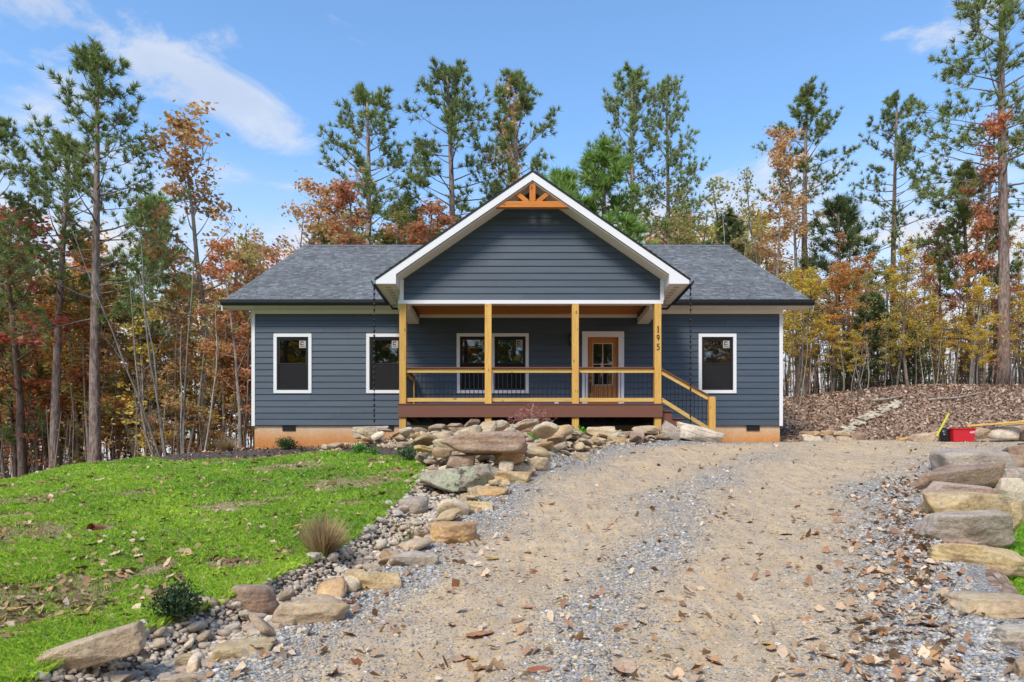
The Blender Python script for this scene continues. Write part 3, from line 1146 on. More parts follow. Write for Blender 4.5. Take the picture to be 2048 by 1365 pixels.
# windows
def pane_window(x0, x1, z0, z1, trim_l=TRIM, trim_r=TRIM, sticker=True, trims=True, label=None):
    w = hp('window', MB().box(x0, x0 + .045, WY - .022, WY + .06, z0, z1).box(x1 - .045, x1, WY - .022, WY + .06, z0, z1)
           .box(x0 + .045, x1 - .045, WY - .022, WY + .06, z1 - .045, z1).box(x0 + .045, x1 - .045, WY - .022, WY + .06, z0, z0 + .05).mesh('window'), M_FRAME, label=label)
    zm = z0 + (z1 - z0) * .505
    a, b = x0 + .048, x1 - .048
    def sash(lo, hi, yf, wd):
        return MB().box(a, a + wd, yf, yf + .03, lo, hi).box(b - wd, b, yf, yf + .03, lo, hi).box(a + wd, b - wd, yf, yf + .03, lo, lo + wd).box(a + wd, b - wd, yf, yf + .03, hi - wd, hi).mesh('sash')
    sp('sash', sash(zm - .02, z1 - .048, WY - .004, .034), M_FRAME, w)
    sp('sash', sash(z0 + .053, zm - .022, WY + .03, .04), M_FRAME, w)
    sp('pane', boxm('pane', a + .034, b - .034, WY + .012, WY + .017, zm + .014, z1 - .082, 0), M_GLASS, w)
    sp('pane', boxm('pane', a + .04, b - .04, WY + .043, WY + .048, z0 + .093, zm - .062, 0), M_GLASS, w)
    sp('insect_screen', boxm('insect_screen', a + .002, b - .002, WY + .002, WY + .004, z0 + .052, zm - .022, 0), M_SCREEN, w)
    if trims:
        for q, bx_ in (('trim_board', (x0 - trim_l, x1 + trim_r, z1 + .001, z1 + TRIM)), ('trim_board', (x0 - trim_l, x1 + trim_r, z0 - TRIM, z0 - .001)),
                       ('trim_board', (x0 - trim_l, x0 - .001, z0, z1)), ('trim_board', (x1 + .001, x1 + trim_r, z0, z1))):
            sp(q, boxm(q, bx_[0], bx_[1], WY - .052, WY - .002, bx_[2], bx_[3]), M_WHITE, w)
    if sticker:
        sx1, sz1 = b - .038, z1 - .088
        sx0, sz0 = sx1 - .185, sz1 - .215
        yf = WY + .0115
        s = sp('sticker', boxm('sticker', sx0, sx1, yf - .001, yf, sz0, sz1, 0), M_STICKW, w, label='white square maker sticker with red and black mark')
        q = lambda m, u0, u1, v0, v1, k: sp('sticker_mark', boxm('sticker_mark', sx0 + u0 * .185, sx0 + u1 * .185, yf - .0012 - k * .0006, yf - .0011, sz1 - v1 * .215, sz1 - v0 * .215, 0), m, w)
        q(M_STICKR, .16, .66, .12, .62, 1)
        q(M_STICKP, .32, .62, .30, .48, 2)
        q(M_STICKK, .15, .26, .46, .66, 2)
        q(M_STICKK, .52, .63, .48, .60, 2)
        for k in range(5):
            q(M_STICKK, .16 + k * .145, .16 + k * .145 + .11, .76, .87, 1)
    return w


pane_window(*WIN[0], label='double-hung window nearest the left corner of the house')
pane_window(*WIN[1], label='double-hung window partly behind the corner porch post')
pane_window(*WIN[2], label='double-hung window right of the porch stairs')
pane_window(TW[0][0], TW[0][1], *TWZ, trims=False, label='left half of the paired porch window')
w2 = pane_window(TW[1][0], TW[1][1], *TWZ, trims=False, label='right half of the paired porch window')
tx0, tx1 = TW[0][0] - TRIM, TW[1][1] + TRIM
for bx_ in ((tx0, tx1, TWZ[1] + .001, TWZ[1] + TRIM), (tx0, tx1, TWZ[0] - TRIM, TWZ[0] - .001), (tx0, TW[0][0] - .001, *TWZ), (TW[1][1] + .001, tx1, *TWZ), (TW[0][1] + .001, TW[1][0] - .001, *TWZ)):
    sp('trim_board', boxm('trim_board', bx_[0], bx_[1], WY - .052, WY - .002, bx_[2], bx_[3]), M_WHITE, w2)

# door
door = hp('front_door', MB().box(DX0 + .03, DX0 + .145, WY + .03, WY + .075, DZ0 + .01, DZ1 - .03).box(DX1 - .145, DX1 - .03, WY + .03, WY + .075, DZ0 + .01, DZ1 - .03)
          .box(DX0 + .145, DX1 - .145, WY + .03, WY + .075, DZ1 - .16, DZ1 - .03).box(DX0 + .145, DX1 - .145, WY + .03, WY + .075, DZ0 + .01, DZ0 + .22)
          .box(DX0 + .145, DX1 - .145, WY + .03, WY + .075, wz(776), wz(771)).mesh('front_door', .002), M_DOOR, label='stained wood front door with four-pane glass')
for k in range(5):
    wd_ = (DX1 - DX0 - .29) / 5
    a = DX0 + .145 + k * wd_
    sp('panel_board', boxm('panel_board', a + .003, a + wd_ - .003, WY + .042, WY + .062, DZ0 + .22, wz(776), .004), M_DOOR, door)
gx0, gx1, gz0, gz1 = DX0 + .145, DX1 - .145, wz(771), DZ1 - .16
bead = MB()
bd = .022
bead.box(gx0, gx0 + bd, WY + .02, WY + .07, gz0, gz1).box(gx1 - bd, gx1, WY + .02, WY + .07, gz0, gz1)
bead.box(gx0 + bd, gx1 - bd, WY + .02, WY + .07, gz0, gz0 + bd).box(gx0 + bd, gx1 - bd, WY + .02, WY + .07, gz1 - bd, gz1)
gxm, gzm = (gx0 + gx1) / 2, (gz0 + gz1) / 2
bead.box(gxm - .011, gxm + .011, WY + .024, WY + .066, gz0 + bd, gz1 - bd)
bead.box(gx0 + bd, gxm - .0115, WY + .025, WY + .065, gzm - .011, gzm + .011).box(gxm + .0115, gx1 - bd, WY + .025, WY + .065, gzm - .011, gzm + .011)
sp('glazing_bar', bead.mesh('glazing_bar'), M_MULLION, door)
for a, b in ((gx0 + bd, gxm - .011), (gxm + .011, gx1 - bd)):
    for c, d_ in ((gz0 + bd, gzm - .011), (gzm + .011, gz1 - bd)):
        sp('pane', boxm('pane', a, b, WY + .044, WY + .048, c, d_, 0), M_GLASS, door)
jm = MB().box(DX0, DX0 + .028, WY - .002, WY + .1, DZ0, DZ1).box(DX1 - .028, DX1, WY - .002, WY + .1, DZ0, DZ1).box(DX0 + .028, DX1 - .028, WY - .002, WY + .1, DZ1 - .028, DZ1)
sp('door_frame', jm.mesh('door_frame'), M_DOOR, door)
for bx_ in ((DX0 - .158, DX1 + .158, DZ1 + .001, DZ1 + .158), (DX0 - .158, DX0 - .001, DZ0, DZ1), (DX1 + .001, DX1 + .158, DZ0, DZ1)):
    sp('trim_board', boxm('trim_board', bx_[0], bx_[1], WY - .056, WY - .003, bx_[2], bx_[3]), M_WHITE, door)
hx = DX0 + .075
hm = MB().tube([(hx, WY + .03, 4.18), (hx, WY - .02, 4.17), (hx, WY - .035, 4.08), (hx, WY - .02, 3.97), (hx, WY + .03, 3.96)], .012, 6)
hm.box(hx - .028, hx + .028, WY + .018, WY + .029, 3.93, 4.24)
hm.lathe([(0, 0), (.03, 0)], 10, (hx, WY + .02, 4.36)).box(hx - .03, hx + .03, WY + .005, WY + .029, 4.33, 4.39)
sp('door_handle', hm.mesh('door_handle', 0), M_IRON, door)

# wall lantern and socket on the porch
lx, lz = wx(1142), wz(690)
lan = hp('wall_lantern', MB().box(lx - .05, lx + .05, WY - .05, WY - .027, lz + .03, lz + .25).box(lx - .012, lx + .012, WY - .10, WY - .05, lz + .25, lz + .275)
         .poly([(lx - .085, WY - .215, lz + .22), (lx + .085, WY - .215, lz + .22), (lx + .085, WY - .052, lz + .22), (lx - .085, WY - .052, lz + .22), (lx, WY - .13, lz + .31)], [(0, 1, 4), (1, 2, 4), (2, 3, 4), (3, 0, 4), (3, 2, 1, 0)])
         .box(lx - .07, lx + .07, WY - .2, WY - .065, lz - .03, lz - .005).mesh('wall_lantern'), M_IRON)
lg = MB()
for a in (-.06, .05):
    for b in (-.19, -.085):
        lg.box(lx + a, lx + a + .01, WY + b, WY + b + .01, lz - .005, lz + .22)
sp('lantern_cage', lg.mesh('lantern_cage'), M_IRON, lan)
sp('pane', boxm('pane', lx - .05, lx + .05, WY - .178, WY - .088, lz - .004, lz + .219, 0), M_GLASS, lan)
ox = wx(1113)
hp('socket_box', boxm('socket_box', ox - .06, ox + .06, WY - .06, WY - .028, wz(812), wz(802), .006), M_WHITE)

# ------------------------------------------------------------------ roofs
RX0, RX1 = -8.07, 8.38
th = .10
hp('main_roof', MB().prism_x([(EAVE_Y, EAVE_Z - .02), (RIDGE_Y, RIDGE_Z - .02), (34.8, EAVE_Z - .02), (34.8, EAVE_Z - .13), (RIDGE_Y, RIDGE_Z - .13), (EAVE_Y, EAVE_Z - .13)][::-1], RX0, RX1).mesh('main_roof'), M_SHINGLE)
roof = house.children[-1]


def shingle_mesh(name, quad_fn, length, width, expo=.143, seed=3, clip=None):
    """overlapping laminated tabs; quad_fn maps (along, up-slope, lift) arrays to points"""
    r = np.random.default_rng(seed)
    A, S, W = [], [], []
    for i in range(int(length / expo) + 1):
        s0 = i * expo
        x = -r.uniform(0, .3)
        while x < width:
            w = r.choice([.09, .12, .16, .2])
            A.append(max(x, 0)); W.append(min(x + w, width) - max(x, 0)); S.append(s0)
            x += w
    A, W, S = map(np.array, (A, W, S))
    k = W > .02
    A, W, S = A[k], W[k], S[k]
    if clip is not None:
        k = clip(A + W / 2, S + expo / 2)
        A, W, S = A[k], W[k], S[k]
    n = len(A)
    lift = r.uniform(.012, .034, n)
    drop = r.uniform(0, .012, n)
    e = np.minimum(S + expo + .03, length)
    c = [(A, S - drop, lift), (A + W - .004, S - drop, lift), (A + W - .004, e, lift * 0 + .004), (A, e, lift * 0 + .004), (A, S - drop, lift * 0 - .005), (A + W - .004, S - drop, lift * 0 - .005)]
    V = np.stack([quad_fn(*q) for q in c], 1)
    b = (np.arange(n) * 6)[:, None]
    Fc = np.concatenate([b + np.array([[0, 1, 2, 3]]), b + np.array([[4, 5, 1, 0]])])
    return npmesh(name, V.reshape(-1, 3), Fc)


L = math.hypot(RIDGE_Y - EAVE_Y, RIDGE_Z - EAVE_Z)
cy, cz = (RIDGE_Y - EAVE_Y) / L, (RIDGE_Z - EAVE_Z) / L
o = sp('shingle', shingle_mesh('shingle', lambda a, s, l: np.stack([RX0 + a, EAVE_Y - .015 + s * cy - l * cz, EAVE_Z - .018 + s * cz + l * cy], -1), L, RX1 - RX0), M_SHINGLE, roof)
tag(o, 'weathered grey-blue laminated roof shingles', kind='stuff')
sp('ridge_cap', MB().prism_x([(RIDGE_Y - .16, RIDGE_Z - .055), (RIDGE_Y, RIDGE_Z + .035), (RIDGE_Y + .16, RIDGE_Z - .055), (RIDGE_Y, RIDGE_Z + .01)][::-1], RX0 - .01, RX1 + .01).mesh('ridge_cap'), M_SHINGLE, roof)
for x0, x1 in ((RX0 - .03, RX0 - .002), (RX1 + .002, RX1 + .03)):
    sp('rake_board', MB().prism_x([(EAVE_Y, EAVE_Z - .28), (RIDGE_Y, RIDGE_Z - .28), (34.8, EAVE_Z - .28), (34.8, EAVE_Z - .02), (RIDGE_Y, RIDGE_Z - .02), (EAVE_Y, EAVE_Z - .02)], x0, x1).mesh('rake_board'), M_WHITE, roof)
for x0, x1 in ((RX0, HX0 - .013), (HX1 + .013, RX1)):
    sp('rake_soffit', MB().prism_x([(EAVE_Y + .02, EAVE_Z - .18), (RIDGE_Y, RIDGE_Z - .2), (34.8, EAVE_Z - .18), (34.8, EAVE_Z - .15), (RIDGE_Y, RIDGE_Z - .15), (EAVE_Y + .02, EAVE_Z - .15)], x0, x1).mesh('rake_soffit'), M_WHITE_SHADED, roof)
GC = .51                       # centre line of the front gable
PITCH = .69
BY = 17.46                     # front of the gable overhang
PK = 9.115
HW = 3.89
GE = PK - PITCH * HW           # eave height of the gable
for x0, x1 in ((RX0, GC - HW - .02), (GC + HW + .02, RX1)):
    sp('soffit', boxm('soffit', x0, x1, EAVE_Y + .005, WY - .003, 6.285, 6.305), M_WHITE_SHADED, roof)
    sp('fascia', boxm('fascia', x0, x1, EAVE_Y - .02, EAVE_Y + .004, 6.285, EAVE_Z - .03), M_WHITE, roof)
    g = MB().prism_x([(EAVE_Y - .022, 6.31), (EAVE_Y - .10, 6.30), (EAVE_Y - .135, 6.37), (EAVE_Y - .135, 6.46), (EAVE_Y - .125, 6.46), (EAVE_Y - .10, 6.40), (EAVE_Y - .09, 6.34), (EAVE_Y - .022, 6.34)], x0 - .01, x1 + .01)
    sp('gutter', g.mesh('gutter', .003), M_BLACK, roof, label='black eaves gutter')

# front gable roof, running back into the main roof
def gy_end(z): return EAVE_Y + (z - EAVE_Z) / RS + .25
gable = None
for sgn in (-1, 1):
    ex = GC + sgn * HW
    top = [(GC, BY - .02, PK + .04), (ex, BY - .02, GE + .04), (ex, gy_end(GE), GE + .04), (GC, gy_end(PK), PK + .04)]
    bot = [(x, y, z_ - .045) for x, y, z_ in top]
    me = MB().poly(top + bot, [(0, 1, 2, 3), (7, 6, 5, 4), (0, 4, 5, 1), (1, 5, 6, 2), (2, 6, 7, 3), (3, 7, 4, 0)]).mesh('gable_roof')
    gr = hp('gable_roof', me, M_SHINGLE)
    L2 = math.hypot(HW, PITCH * HW)
    cx_, cz_ = HW / L2, PITCH * HW / L2
    ln = gy_end(PK) - BY
    me = shingle_mesh('shingle', lambda a, s, l, sg=sgn, e=ex: np.stack([e - sg * s * cx_ + sg * l * cz_, BY - .015 + a, GE + .045 + s * cz_ + l * cx_], -1), L2, ln, seed=11 + sgn,
                      clip=lambda a, s: a < (gy_end(GE) - BY) + s / L2 * (gy_end(PK) - gy_end(GE)))
    tag(sp('shingle', me, M_SHINGLE, gr), 'grey-blue shingles of the porch gable', kind='stuff')
    # black drip edge, white barge board, pork-chop return
    d1, d2 = (GC, PK - .004), (ex, GE - .004)
    sp('drip_edge', MB().poly([(GC, BY - .036, PK + .052), (ex + sgn * .03, BY - .036, GE + .03), (ex + sgn * .03, BY - .036, GE - .015), (GC, BY - .036, PK + .004),
                              (GC, BY - .022, PK + .052), (ex + sgn * .03, BY - .022, GE + .03), (ex + sgn * .03, BY - .022, GE - .015), (GC, BY - .022, PK + .004)],
                             [(0, 1, 2, 3), (7, 6, 5, 4), (0, 4, 5, 1), (1, 5, 6, 2), (2, 6, 7, 3), (3, 7, 4, 0)]).mesh('drip_edge'), M_BLACK, gr)
    bw = .20
    xi = GC + sgn * (HW - .50)                 # where the box return begins
    zi = PK - PITCH * (HW - .50)
    pts = [(GC, PK), (GC, PK - bw), (xi, zi - bw), (xi, 6.338), (ex - sgn * .005, 6.338), (ex - sgn * .005, GE)]
    if sgn > 0: pass
    sp('barge_board', MB().prism_y(pts if sgn > 0 else pts[::-1], BY - .02, BY + .02).mesh('barge_board', .002), M_WHITE, gr)
    # sloping soffit under the overhang, box soffit under the eave
    zs = lambda x: PK - PITCH * abs(x - GC) - .235
    sp('soffit', MB().poly([(GC, BY + .021, zs(GC)), (xi, BY + .021, zs(xi)), (xi, GYP - .03, zs(xi)), (GC, GYP - .03, zs(GC)), (GC, BY + .021, zs(GC) + .02), (xi, BY + .021, zs(xi) + .02), (xi, GYP - .03, zs(xi) + .02), (GC, GYP - .03, zs(GC) + .02)],
                           [(0, 1, 2, 3), (7, 6, 5, 4), (0, 4, 5, 1), (1, 5, 6, 2), (2, 6, 7, 3), (3, 7, 4, 0)]).mesh('soffit'), M_WHITE_SHADED, gr)
    a, b = sorted((xi, ex - sgn * .006))
    s_ = sp('eave_soffit', boxm('eave_soffit', a, b, BY + .021, WY - .04, 6.339, 6.353), M_WHITE_SHADED, gr)
    a, b = sorted((xi, xi + sgn * .02))
    sp('return_board', MB().prism_x([(BY + .022, 6.354), (GYP - .03, 6.354), (GYP - .03, zs(xi) + .01), (BY + .022, zs(xi) + .01)], a, b).mesh('return_board'), M_WHITE, gr)
    vm = MB()
    for k in range(7):
        yv = BY + .25 + k * .27
        for j in range(3):
            xv = (xi + ex) / 2 + (j - 1) * .05
            vm.box(xv - .018, xv + .018, yv, yv + .13, 6.333, 6.3385)
    sp('soffit_vent', vm.mesh('soffit_vent'), m_paint('vent_shadow_grey', (.42, .38, .32), .7, .1, 5) if 'vent_shadow_grey' not in MATS else MATS['vent_shadow_grey'], gr)
    a, b = sorted((ex + sgn * .004, ex - sgn * .004))
    sp('fascia', boxm('fascia', a, b, BY + .021, gy_end(GE) - .3, 6.339, GE + .01), M_WHITE, gr)
    e = ex + sgn * .005
    sec = [(e, 6.31), (e + sgn * .07, 6.30), (e + sgn * .115, 6.38), (e + sgn * .115, 6.435), (e + sgn * .105, 6.435), (e + sgn * .06, 6.33), (e, 6.34)]
    sp('gutter', MB().prism_y(sec if sgn > 0 else sec[::-1], BY - .03, gy_end(GE) - .32).mesh('gutter', 0), M_BLACK, gr, label='black gutter along the gable eave')

# gable face
GX0, GX1 = -2.90, 3.86
gz_band0, gz_band1 = fz(609), fz(601.5)
zface = lambda x: PK - PITCH * abs(x - GC) - .225
gw = hp('gable_wall', MB().prism_y([(GX0 + .02, gz_band1 - .05), (GX1 - .02, gz_band1 - .05), (GX1 - .02, zface(GX1)), (GC, zface(GC)), (GX0 + .02, zface(GX0))], GYP, GYP + .12).mesh('gable_wall'), M_UNDER)
z = gz_band1
while z < zface(GC) - .05:
    z1 = z + EXPO + .024
    def half(zz): return min((PK - .24 - zz) / PITCH, 3.29)
    h0, h1 = half(z), max(half(z1), .02)
    if h0 > .05:
        if h0 > 2.0:
            j = GC + rb.uniform(-1.3, 1.3)
            sp('siding_board', clap(GC - h0, j - .001, z, z1, GYP, GC - h1, j - .001).mesh('siding_board'), M_SIDING, gw)
            sp('siding_board', clap(j + .001, GC + h0, z, z1, GYP, j + .001, GC + h1).mesh('siding_board'), M_SIDING, gw)
        else:
            sp('siding_board', clap(GC - h0, GC + h0, z, z1, GYP, GC - h1, GC + h1).mesh('siding_board'), M_SIDING, gw)
    z += EXPO
for sgn in (-1, 1):
    a, b = sorted((GC + sgn * 3.285, GC + sgn * 3.385))
    hp('corner_board', boxm('corner_board', a, b, GYP - .046, GYP + .02, gz_band1, zface(GC + sgn * 3.385) + .04), M_WHITE)
# horizontal beam wrap over the posts
hp('porch_beam', MB().box(GX0 - .01, GX1 + .01, GYP - .052, GYP + .14, gz_band0, gz_band1).mesh('porch_beam', .004), M_WHITE)
CZ = 6.16
for a, b in ((-2.95, -2.64), (3.56, 3.87)):
    hp('side_beam', MB().box(a, b, GYP + .15, WY - .04, 5.88, 6.28).mesh('side_beam', .004), M_WHITE_SHADED)
    inner = b if a < 0 else a
    s_ = 1 if a < 0 else -1
    q0, q1 = sorted((inner + s_ * .002, inner + s_ * .02))
    hp('beam_board', boxm('beam_board', q0, q1, GYP + .2, WY - .12, 6.03, 6.15), M_UNDER)
hp('frieze_board', boxm('frieze_board', -2.63, 3.55, WY - .055, WY - .003, CZ - .10, CZ - .004), M_WHITE_SHADED)
ceil = hp('porch_ceiling', boxm('porch_ceiling', -2.62, 3.54, GYP + .15, WY - .02, CZ + .012, CZ + .04), M_UNDER)
k = 0
y = GYP + .152
while y < WY - .06:
    sp('ceiling_board', boxm('ceiling_board', -2.618, 3.538, y, min(y + .128, WY - .052), CZ, CZ + .011, .003), M_CEIL, ceil)
    y += .131

# decorative timber in the gable peak
tz0, tz1 = 1.6 + (HY - 414) * BY / F, 1.6 + (HY - 401.5) * BY / F
hwt = lambda zz: (PK - .19 - zz) / PITCH + .06
tr = hp('gable_truss', MB().prism_y([(GC - hwt(tz0), tz0), (GC + hwt(tz0), tz0), (GC + hwt(tz1), tz1), (GC - hwt(tz1), tz1)], BY + .03, BY + .15).mesh('gable_truss', .004), M_TRUSS, label='orange-stained timber truss in the gable peak')
sp('king_post', MB().prism_y([(GC - .075, tz1), (GC + .075, tz1), (GC + .075, PK - .30), (GC, PK - .24), (GC - .075, PK - .30)], BY + .03, BY + .15).mesh('king_post', .004), M_TRUSSV, tr)
for s_ in (-1, 1):
    sp('strut', MB().bar((GC + s_ * .12, BY + .09, tz1 - .01), (GC + s_ * .42, BY + .09, tz1 + .235), .11, .07, (0, 1, 0)).mesh('strut', .003), M_TRUSS, tr)

# ------------------------------------------------------------------ porch
POSTX = [fx(806), fx(976.5), fx(1150.5), fx(1315)]
PW = .173
DZ = 3.415
posts = []
for i, x in enumerate(POSTX):
    m_ = MB().box(x - PW / 2, x + PW / 2, GYP - PW / 2 + .02, GYP + PW / 2 + .02, 2.2, gz_band0 - .001)
    posts.append(hp('porch_post', m_.mesh('porch_post', .006), M_PINE_C if i == 3 else M_PINE_V, label=('porch post', None, None, 'porch post bearing the house number 195')[i] if i == 3 else None))
DXL, DXR = -2.90, 3.84
deck = hp('deck', MB().box(DXL + .03, DXR - .03, GYP + .12, WY - .03, DZ - .2, DZ - .03).mesh('deck'), M_UNDER)
y = GYP - .13
while y < WY - .04:
    sp('deck_board', boxm('deck_board', DXL - .02, DXR + .02, y, min(y + .137, WY - .03), DZ - .028, DZ, .003), M_DECK, deck)
    y += .14
sp('deck_fascia', boxm('deck_fascia', DXL, DXR, GYP - .112, GYP - .082, fz(835.5), DZ - .029, .003), M_DECK, deck)
for a, b in ((DXL, DXL + .028), (DXR - .028, DXR)):
    sp('deck_fascia', boxm('deck_fascia', a, b, GYP - .08, WY - .03, fz(835.5), DZ - .029, .003), M_DECK, deck)
jm = MB()
for k in range(16):
    x = DXL + .25 + k * .42
    if x < DXR - .1:
        jm.box(x, x + .04, GYP + .14, WY - .04, fz(834), DZ - .201)
sp('joist', jm.mesh('joist'), M_UNDER, deck)

BAL = MB().tube([(0, 0, 0), (0, 0, 1)], .0095, 6).mesh('baluster')
BAL.materials.append(M_IRON)


def railing(p0, p1, ztop0, ztop1, zb0, zb1, wood, name='railing', n=None):
    """timber rails with black balusters between two points; z given at either end"""
    p0, p1 = Vector(p0), Vector(p1)
    up = (0, 0, 1)
    a, b = Vector((p0.x, p0.y, ztop0 - .055)), Vector((p1.x, p1.y, ztop1 - .055))
    r = hp(name, MB().bar(a, b, .045, .11, up).mesh('top_rail', .004), wood)
    dz = Vector((0, 0, .0705))
    sp('rail_cap', MB().bar(a + dz, b + dz, .14, .028, up).mesh('rail_cap', .003), M_DECK, r)
    a2, b2 = Vector((p0.x, p0.y, zb0)), Vector((p1.x, p1.y, zb1))
    sp('bottom_rail', MB().bar(a2, b2, .042, .10, up).mesh('bottom_rail', .004), wood, r)
    ln = (p1 - p0).length
    n = n or int(ln / .109)
    for k in range(n):
        t = (k + .5) / n
        q = a2.lerp(b2, t)
        h = a.lerp(b, t).z - q.z - .04
        o = obj('baluster', BAL, None, r, (q.x, q.y, q.z + .02), None, (1, 1, h))
    return r


zt, zb = fz(737.5), fz(800.3)
for a, b in zip(POSTX[:-1], POSTX[1:]):
    railing((a + PW / 2 + .001, GYP + .02, 0), (b - PW / 2 - .001, GYP + .02, 0), zt, zt, zb, zb, M_PINE_X)
railing((POSTX[0], GYP + PW / 2 + .022, 0), (POSTX[0], WY - .14, 0), zt, zt, zb, zb, M_PINE_Y)
hp('porch_post', boxm('porch_post', POSTX[0] - .045, POSTX[0] + .045, WY - .135, WY - .045, DZ, zt + .03), M_PINE_V)
# stairs down to the right
NX = fx(1423.5)
newel = hp('newel_post', MB().box(NX - PW / 2, NX + PW / 2, GYP - .07, GYP + .10, 2.1, fz(794)).mesh('newel_post', .02, segs=2), M_PINE_V)
railing((POSTX[3] + PW / 2 + .001, GYP + .02, 0), (NX - PW / 2 - .001, GYP + .02, 0), fz(739.5), fz(792.5), fz(799), fz(858), M_PINE_X, 'stair_railing', 12)
st = None
RISE, RUN = .19, .265
for sy in (GYP + .05, WY - .32):
    pts = [(DXR + .001, DZ - .45 - .05), (DXR + .001, DZ - .03)]
    pts = [(DXR + .001, DZ - RISE - .005)]
    for k in range(1, 5):
        pts += [(DXR + RUN * k, DZ - RISE * k - .005), (DXR + RUN * k, DZ - RISE * (k + 1) - .005)]
    pts += [(DXR + RUN * 4 - .02, DZ - RISE * 5 - .18), (DXR + .001, DZ - RISE * 2 - .25)]
    s = hp('stair', MB().prism_y(pts[::-1], sy, sy + .045).mesh('stair'), M_DECK)
    st = st or s
for k in range(4):
    x0 = DXR + RUN * k
    sp('tread', boxm('tread', x0 + .012, x0 + RUN + .025, GYP + .01, WY - .24, DZ - RISE * (k + 1) - .004, DZ - RISE * (k + 1) + .022), M_DECK, st)
    sp('riser', boxm('riser', x0 + .002, x0 + .011, GYP + .1, WY - .33, DZ - RISE * (k + 1) + .023, DZ - RISE * k - .03), M_DECK, st)


# house number: three upright digits in turned bronze
def digit(name, strokes, cx_, z0, h, par):
    m_ = MB()
    for st_, wd in strokes:
        for (a, b), w_ in zip(zip(st_[:-1], st_[1:]), wd):
            m_.bar((cx_ + (a[0] - .5) * h * .6, GYP - .074, z0 + a[1] * h), (cx_ + (b[0] - .5) * h * .6, GYP - .074, z0 + b[1] * h), .012, w_ * h, (1, 0, 0) if abs(a[0] - b[0]) < abs(a[1] - b[1]) else (0, 0, 1))
    return sp(name, m_.mesh(name), M_DIGIT, par)


def arc(cx_, cy_, rx, ry, a0, a1, n=10):
    return [(cx_ + rx * math.cos(math.radians(a0 + (a1 - a0) * i / n)), cy_ + ry * math.sin(math.radians(a0 + (a1 - a0) * i / n))) for i in range(n + 1)]


one = [([(.52, 0), (.52, 1)], [.16]), ([(.28, .02), (.76, .02)], [.06]), ([(.5, .97), (.27, .84)], [.09])]
a9 = arc(.5, .68, .30, .29, 0, 360, 14)
nine = [(a9, [.11] * 14), (arc(.30, .70, .50, .68, 0, -72, 7), [.13, .13, .12, .11, .1, .09, .08])]
a5 = arc(.44, .31, .36, .31, 115, -140, 12)
five = [([(.82, .96), (.34, .96)], [.12]), ([(.30, .98), (.26, .56)], [.09]), (a5, [.08, .1, .13, .14, .14, .14, .13, .12, .11, .1, .09, .08])]
for nm, stz, py in (('digit', one, 666), ('digit', nine, 683), ('digit', five, 701)):
    digit(nm, stz, POSTX[3], fz(py), .155, posts[3])

# rain chains: strings of little black cups hanging from the gutters
CUP = MB().lathe([(.010, .0), (.016, .004), (.022, .045), (.032, .075), (.029, .075), (.018, .045), (.010, .010)], 10).mesh('cup', 0, True)
LINK = MB().tube([(0, 0, .075), (.010, 0, .095), (.004, 0, .125), (0, 0, .135), (-.004, 0, .125), (-.010, 0, .095), (0, 0, .075)], .004, 5).mesh('link', 0, True)
for me in (CUP, LINK):
    me.materials.append(M_BLACK)
for x, y, ztop, lab, pym in ((GC - HW - .065, BY + .12, 6.34, 'black rain chain of cups hanging left of the porch', 854), (GC + HW + .065, BY + .12, 6.34, 'black rain chain of cups hanging by the stair railing', 858)):
    zb_ = EYE + (HY - pym) / F * y
    c = empty('rain_chain', (x, y, zb_))
    tag(c, lab, 'rain chain')
    z = ztop - .135 - zb_
    while z > 0:
        obj('cup', CUP, None, c, (0, 0, z))
        obj('link', LINK, None, c, (0, 0, z), (0, 0, rb.uniform(0, 3)))
        z -= .132

# ------------------------------------------------------------------ stones
def ico(sub):
    bm = bmesh.new()
    bmesh.ops.create_icosphere(bm, subdivisions=sub, radius=1)
    bm.verts.ensure_lookup_table()
    V = np.array([v.co[:] for v in bm.verts])
    Fc = np.array([[v.index for v in f.verts] for f in bm.faces])
    bm.free()
    return V, Fc


ICO = {k: ico(k) for k in (2, 3, 5)}


